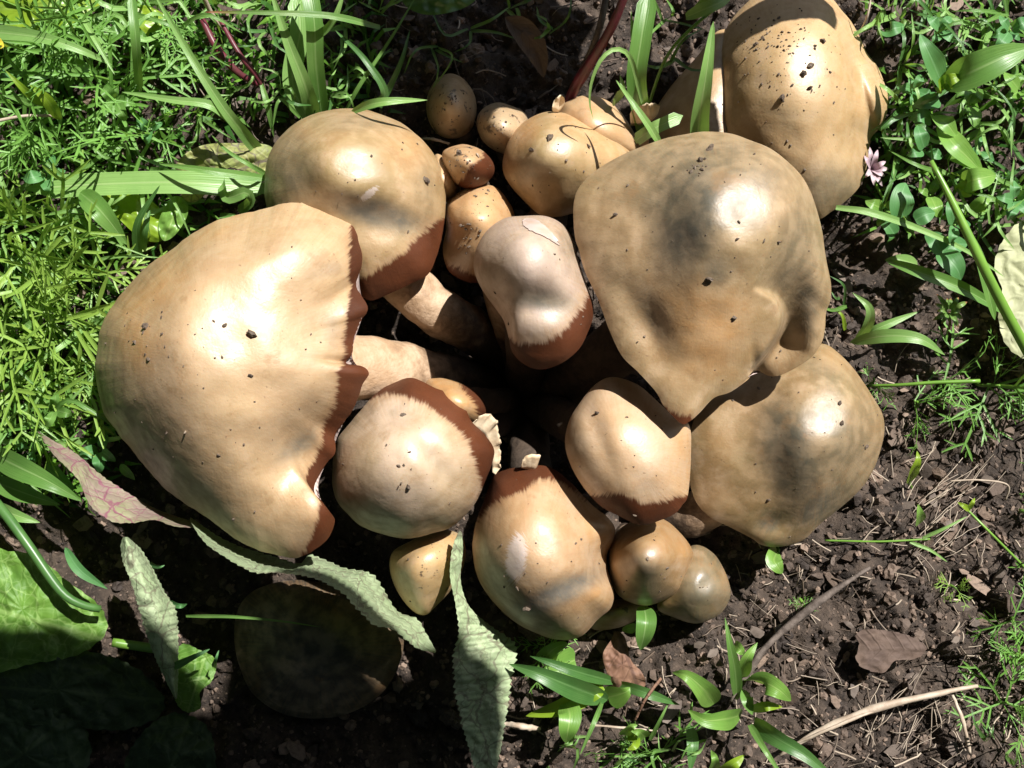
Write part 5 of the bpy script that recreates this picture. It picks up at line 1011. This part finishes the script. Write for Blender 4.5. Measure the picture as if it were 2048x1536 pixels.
t = feathery(1965, 765, 120, 'feather', 'feathery plant at the right edge with a long level stem', None, nf=9, h=.02, dirs=[0, 30, -30, 60, -60, 15, -15, 100, -100])
P = W(np.array([1740, 1800, 1870, 1960]), np.array([772, 770, 765, 762]), np.array([.004, .014, .02, .024])); tube_obj('stem', P, [.0007, .0008, .0009], M['stalk'], t, seg=6, n=14)
feathery(1885, 765, 100, 'feather', 'sparse feathery leaf pairs on the level stem near the right edge', None, nf=4, h=.02, dirs=[60, -60, 40, -75])
feathery(1840, 820, 70, 'feather', 'small feathery seedling between the olive mushroom and the right edge', None, nf=5, h=.012, dirs=[-20, -60, -90, 20, 60])
feathery(2035, 1020, 90, 'feather', 'feathery seedling at the right edge beside the dry grass', None, nf=5, h=.012)
feathery(2010, 1420, 100, 'feather', 'feathery plant in the lower right corner by the long straw', None, nf=7, h=.014)
feathery(2040, 1330, 90, 'feather', 'feathery tuft above the one in the lower right corner', None, nf=6, h=.014)
feathery(2030, 1240, 70, 'feather', 'small feathery sprout at the right edge above the corner tufts', None, nf=5, h=.01)
feathery(1905, 1175, 40, 'feather_lit', 'tiny yellow feathery sprout on the soil near the right edge', None, nf=5, h=.008)
feathery(1610, 1205, 30, 'feather', 'tiny green sprout on the soil beside the brown twig', None, nf=4, h=.006)
feathery(1090, 1300, 60, 'feather', 'feathery sprout just under the peeled mushroom', None, nf=6, h=.012)
feathery(1300, 1520, 90, 'feather', 'feathery seedling at the bottom edge', None, nf=7, h=.014)
feathery(1250, 1500, 60, 'feather', 'feathery sprout beside the seedling at the bottom edge', None, nf=5, h=.012)
tuft('thin_weed', 'thin branched yellow tipped weed on the soil right of the olive mushroom', 'weed', (1690, 1080), [
    ('stem', [(1650, 1081, .004), (1760, 1083, .012), (1860, 1078, .016)], 4, 'tube', 'stalk', {}), ('blade', [(1845, 1076, .016), (1890, 1056, .02), (1935, 1032, .02)], 8, 'grass', 'grass_pale', {}),
    ('blade', [(1820, 1084, .014), (1860, 1100, .016), (1895, 1124, .014)], 8, 'grass', 'grass_pale', {}), ('stem', [(1930, 1015, .016), (1975, 1060, .02), (2060, 1145, .016)], 5, 'tube', 'stalk', {}),
    ('leaf', [(1940, 1020, .018), (1928, 1012, .022), (1915, 1004, .02)], 12, 'lance', 'broad_y', {}), ('leaf', [(1935, 1022, .018), (1945, 1005, .022), (1950, 996, .02)], 10, 'lance', 'broad_y', {})])

# ------------------------------------------------------------------ random low growth: tufts on the right and the top
def rtuft(px, py, label, group, n=5, L=70, w=9, mats=('grass', 'grass_pale', 'grass_dark')):
    bl = []
    for i in range(n):
        a = fr.random() * 2 * pi; l = L * (.5 + .8 * fr.random()); h = .012 + .022 * fr.random(); c = fr.normal() * .5
        bl.append(('blade', [(px + fr.normal() * 4, py + fr.normal() * 4, .003), (px + l * .5 * cos(a), py + l * .5 * sin(a), h), (px + l * cos(a + c), py + l * sin(a + c), h * (.5 + .5 * fr.random()))], w * (.7 + .7 * fr.random()), 'grass', mats[fr.integers(len(mats))], dict(n=12, m=5)))
    return tuft('grass_tuft', label, 'grass', (px, py), bl, group)
for x, y in [(1800, 40), (1860, 25), (1930, 40), (2010, 30), (2035, 120), (1985, 190), (2030, 210), (1800, 130), (1840, 260), (1960, 250), (2020, 290), (2040, 370), (1990, 400), (1790, 310), (1830, 330), (2030, 440), (1770, 20), (1950, 120), (1900, 350), (1800, 210), (1985, 60)]:
    rtuft(x, y, where(x, y, 'thin grass tuft'), 'grass tufts in the upper right', n=6, L=105, w=10)
for x, y in [(450, 90), (470, 180), (560, 180), (690, 60), (700, 150), (760, 30), (400, 230), (540, 60), (440, 10), (660, 190), (520, 10)]:
    rtuft(x, y, where(x, y, 'thin grass tuft'), 'grass tufts at the top left of the clump', n=5, L=75, w=9)
for x, y in [(30, 20), (100, 10), (170, 40), (220, 20), (60, 110), (20, 400), (90, 430), (40, 280), (260, 380), (150, 440), (300, 340), (220, 440), (60, 690), (130, 730), (20, 800), (180, 640), (190, 880), (90, 870), (300, 10), (350, 60), (20, 520)]:
    rtuft(x, y, where(x, y, 'fine grass tuft'), 'grass tufts in the left thicket', n=6, L=150, w=11, mats=('grass', 'grass_pale', 'grass_pale'))
for x, y in [(1020, 20), (1100, 60), (940, 60), (870, 100), (1330, 40), (1345, 120)]:
    rtuft(x, y, where(x, y, 'dim grass tuft'), 'grass tufts in the top shade', n=4, L=80, w=8, mats=('grass_dark', 'grass'))
for x, y in [(1160, 1470), (1230, 1530), (1340, 1500), (1100, 1530), (1970, 1480), (2030, 1530), (1690, 600), (1130, 1490), (1410, 1480)]:
    rtuft(x, y, where(x, y, 'thin grass sprout'), 'grass sprouts along the bottom', n=3, L=60, w=8)
def small_leaf_plant(px, py, label, group, mats=('clover', 'broad', 'grass')):
    bl = []; n = 3 + fr.integers(3); a0 = fr.random() * 6.28; mt = mats[fr.integers(len(mats))]
    for i in range(n):
        a = a0 + i * 2 * pi / n + fr.normal() * .3; l = 26 + 26 * fr.random(); h = .01 + .018 * fr.random()
        bl.append(('leaf', [(px + 5 * cos(a), py + 5 * sin(a), h), (px + l * .6 * cos(a), py + l * .6 * sin(a), h + .005), (px + l * cos(a), py + l * sin(a), h + .001)], l * .62, 'ovate', mt, dict(n=12, m=5, fold=.2)))
    bl.append(('stem', [(px + fr.normal() * 8, py + fr.normal() * 8, -.002), (px, py, h)], 4, 'tube', 'stalk', dict(n=6, seg=5)))
    return tuft('small_leaved_plant', label, 'seedling', (px, py), bl, group)
for x, y in [(1830, 180), (1850, 300), (1940, 210), (2020, 60), (1880, 60), (1960, 300), (1860, 390), (1910, 450), (2030, 400), (1770, 420), (2040, 180)]:
    small_leaf_plant(x, y, where(x, y, 'low clover like plant'), 'low plants in the upper right')
for x, y in [(90, 350), (180, 380), (30, 150), (260, 60), (110, 820), (60, 900), (200, 900), (300, 260), (40, 640), (140, 130), (80, 280), (230, 200), (20, 760)]:
    small_leaf_plant(x, y, where(x, y, 'little round leaved weed'), 'small weeds in the left thicket')
VV, FF, TT = [], [], []; k = 0
for _ in range(4600):
    u = fr.random()
    if _ >= 1700:
        px, py = (fr.uniform(-750, -60), fr.uniform(-600, 1200)) if u < .55 else (fr.uniform(-300, 760), fr.uniform(-650, -50)) if u < .8 else (fr.uniform(1740, 2750), fr.uniform(-650, 470))
        if px > 1740 and px < 2100 and py > 0: continue
    elif u < .72: px, py = fr.uniform(-80, 420), fr.uniform(-60, 1000)
    elif u < .86: px, py = fr.uniform(1740, 2120), fr.uniform(-60, 470)
    else: px, py = fr.uniform(380, 760), fr.uniform(-60, 240)
    if px > 250 and py > 480 and px < 700: continue
    b = W(px, py, 0.0); b[2] = ground_z(b[0], b[1]); a = fr.random() * 6.28; L = .004 + .012 * fr.random(); h = .003 + .012 * fr.random(); w = .0005 + .0007 * fr.random()
    d = np.array([cos(a), sin(a), 0]); s_ = np.array([-sin(a), cos(a), 0]) * w
    m_ = b + d * L * .5 + (0, 0, h); e = b + d * L + (0, 0, h * (.4 + .6 * fr.random()))
    VV += [b - s_, b + s_, m_ - s_, m_ + s_, e]; FF += [(k, k + 1, k + 3, k + 2), (k + 2, k + 3, k + 4)]; TT += [fr.random()] * 5; k += 5
tag(obj('ground_cover', mesh('cover', VV, FF, {'tint': TT}, smooth=False), M['cover']), 'fine low greenery covering the soil at the left and upper right', 'ground cover', kind='stuff')

# ------------------------------------------------------------------ dry bits on the soil
VV, FF, TT = [], [], []; off = 0
def fibre(px, py, a, L, w, bend, tint, z=.003):
    global off
    n = 6; t_ = np.linspace(0, 1, n); aa = a + bend * (t_ - .5); x = px + np.cumsum(np.cos(aa)) * L / n; y = py + np.cumsum(np.sin(aa)) * L / n
    P = W(x, y, 0.0); P[:, 2] = ground_z(P[:, 0], P[:, 1]); P[:, 2] = np.maximum(P[:, 2], np.linspace(P[0, 2], P[-1, 2], n)) + z
    v, f, _, _ = tube(P, w * .5 * HC / F, seg=3, n=6, cap=False); VV.append(v); FF.extend([[i + off for i in q] for q in f]); TT.append(np.full(len(v), tint)); off += len(v)
for _ in range(520):
    px, py = (fr.uniform(1450, 2080), fr.uniform(700, 1560)) if fr.random() < .7 else (fr.uniform(950, 2080), fr.uniform(1000, 1560))
    fibre(px, py, fr.random() * 6.28, 20 + 60 * fr.random() ** 2, 1.5 + 2.5 * fr.random(), fr.normal() * .35, fr.random() ** 1.5)
for _ in range(70):
    fibre(fr.uniform(380, 1300), fr.uniform(-20, 300), fr.random() * 6.28, 20 + 60 * fr.random(), 1.5 + 2 * fr.random(), fr.normal() * .9, fr.random() ** 2)
for _ in range(24): fibre(1790 + 120 * fr.random(), 1120 - 130 * fr.random(), -.75 + fr.normal() * .22, 70 + 80 * fr.random(), 2.2, fr.normal() * .25, .4 + .6 * fr.random(), .006)
for _ in range(22): fibre(1700 + 180 * fr.random(), 1420 + 110 * fr.random(), -1.2 + fr.normal() * .5, 60 + 70 * fr.random(), 2.2, fr.normal() * .25, .3 + .6 * fr.random(), .006)
tag(obj('dry_fibres', mesh('fibres', np.vstack(VV), FF, {'tint': np.concatenate(TT)}), M['fibre']), 'thin dry grass fibres strewn over the bare soil', 'dry grass', kind='stuff')
def stick(label, pts, w, mat, name='straw', cat='straw', **kw):
    P = np.array(pts, float); C = W(P[:, 0], P[:, 1], P[:, 2]); rr_ = np.atleast_1d(np.array(w, float)) * .5 * HC / F
    v, f, ac, al = tube(C, rr_, seg=8, n=30, wob=.25, seed=len(label), **kw); return one(name, label, cat, mesh(name, v, f, {'across': ac, 'along': al}), M[mat])
stick('brown twig lying diagonally over the seedling at the bottom', [(1462, 1402, .014), (1520, 1310, .012), (1585, 1245, .012), (1650, 1195, .012), (1740, 1135, .010)], [8, 15, 12, 17, 13, 6], 'twig', 'twig', 'twig')
stick('long split pale straw across the bottom right soil', [(1560, 1510, .006), (1640, 1462, .010), (1740, 1420, .012), (1850, 1392, .012), (1955, 1372, .010)], [8, 14, 15, 13, 8], 'straw')
stick('thinner straw running beside the long split one', [(1585, 1490, .008), (1650, 1462, .014), (1720, 1432, .014), (1760, 1420, .012)], [4, 7, 7, 4], 'straw')
stick('straw standing across the bottom near the right corner', [(1905, 1390, .008), (1925, 1440, .012), (1940, 1505, .010)], [6, 8, 7], 'straw')
stick('thin bent straw above the decayed leaf corner', [(1900, 962, .01), (1960, 960, .012), (2015, 970, .012), (2012, 1000, .008)], [3, 4, 3], 'straw')
stick('short straw pair end beside the dark grassy seedling', [(1010, 1448, .008), (1040, 1452, .012), (1080, 1458, .008)], [10, 14, 8], 'straw')
stick('thin brown straw crossing under the dark grassy seedling', [(1180, 1450, .012), (1240, 1455, .014), (1315, 1462, .01)], [4, 5, 3], 'straw')
stick('pale thin stem rising right of the top of the speckled cap', [(1722, 60, .02), (1735, 30, .03), (1745, -20, .03)], [3, 4, 3], 'straw')
stick('curved pale root in the shade left of the egg shaped mushroom', [(845, 277, .012), (870, 279, .018), (898, 287, .014)], [4, 6, 4], 'straw')
stick('dark twig crossing the dead leaf area at the bottom', [(1270, 1440, .02), (1290, 1400, .026), (1322, 1356, .024)], [5, 6, 6], 'dead', 'twig', 'twig')
cr = np.random.default_rng(77)
for x, y, s_ in [(1690, 550, 26), (1695, 575, 30), (1740, 890, 22), (1850, 940, 26), (1870, 890, 24), (1810, 1010, 22), (1980, 960, 26), (1860, 1000, 26), (1790, 1340, 24), (1835, 1362, 34), (1720, 1385, 40), (1960, 1250, 26), (1930, 1215, 30), (1905, 1275, 22), (1990, 1150, 26), (1820, 1100, 22), (1830, 1040, 24), (1700, 1250, 22), (1340, 1420, 40), (1310, 1400, 28), (1050, 1400, 28), (1570, 1500, 30), (1900, 1490, 36), (1790, 1500, 32), (1590, 1430, 26), (1560, 1260, 20), (1660, 1120, 20), (1770, 1060, 20), (1890, 1050, 30), (2020, 1110, 26), (1420, 1300, 22), (1395, 1285, 22), (1520, 1270, 26), (1480, 1520, 24), (2000, 880, 26), (1950, 900, 24), (260, 110, 24), (480, 210, 30), (400, 130, 24), (590, 110, 18), (520, 130, 20), (1345, 90, 20), (1770, 60, 30), (1800, 20, 34)]:
    b = W(x, y, 0.0); b[2] = ground_z(b[0], b[1]) + .003
    bb, ff = chip_base(6 + int(cr.integers(3)), int(cr.integers(999)))
    v, f, _ = scatter(bb, ff, b[None], np.array([s_ * .5 * HC / F]), cr, (1.2, 1, 1.2), .1, True)
    one('bark_chip', where(x, y, 'flat bark chip'), 'bark chip', mesh('chip', v, f, smooth=False), M['bark'], 'bark chips on the soil')
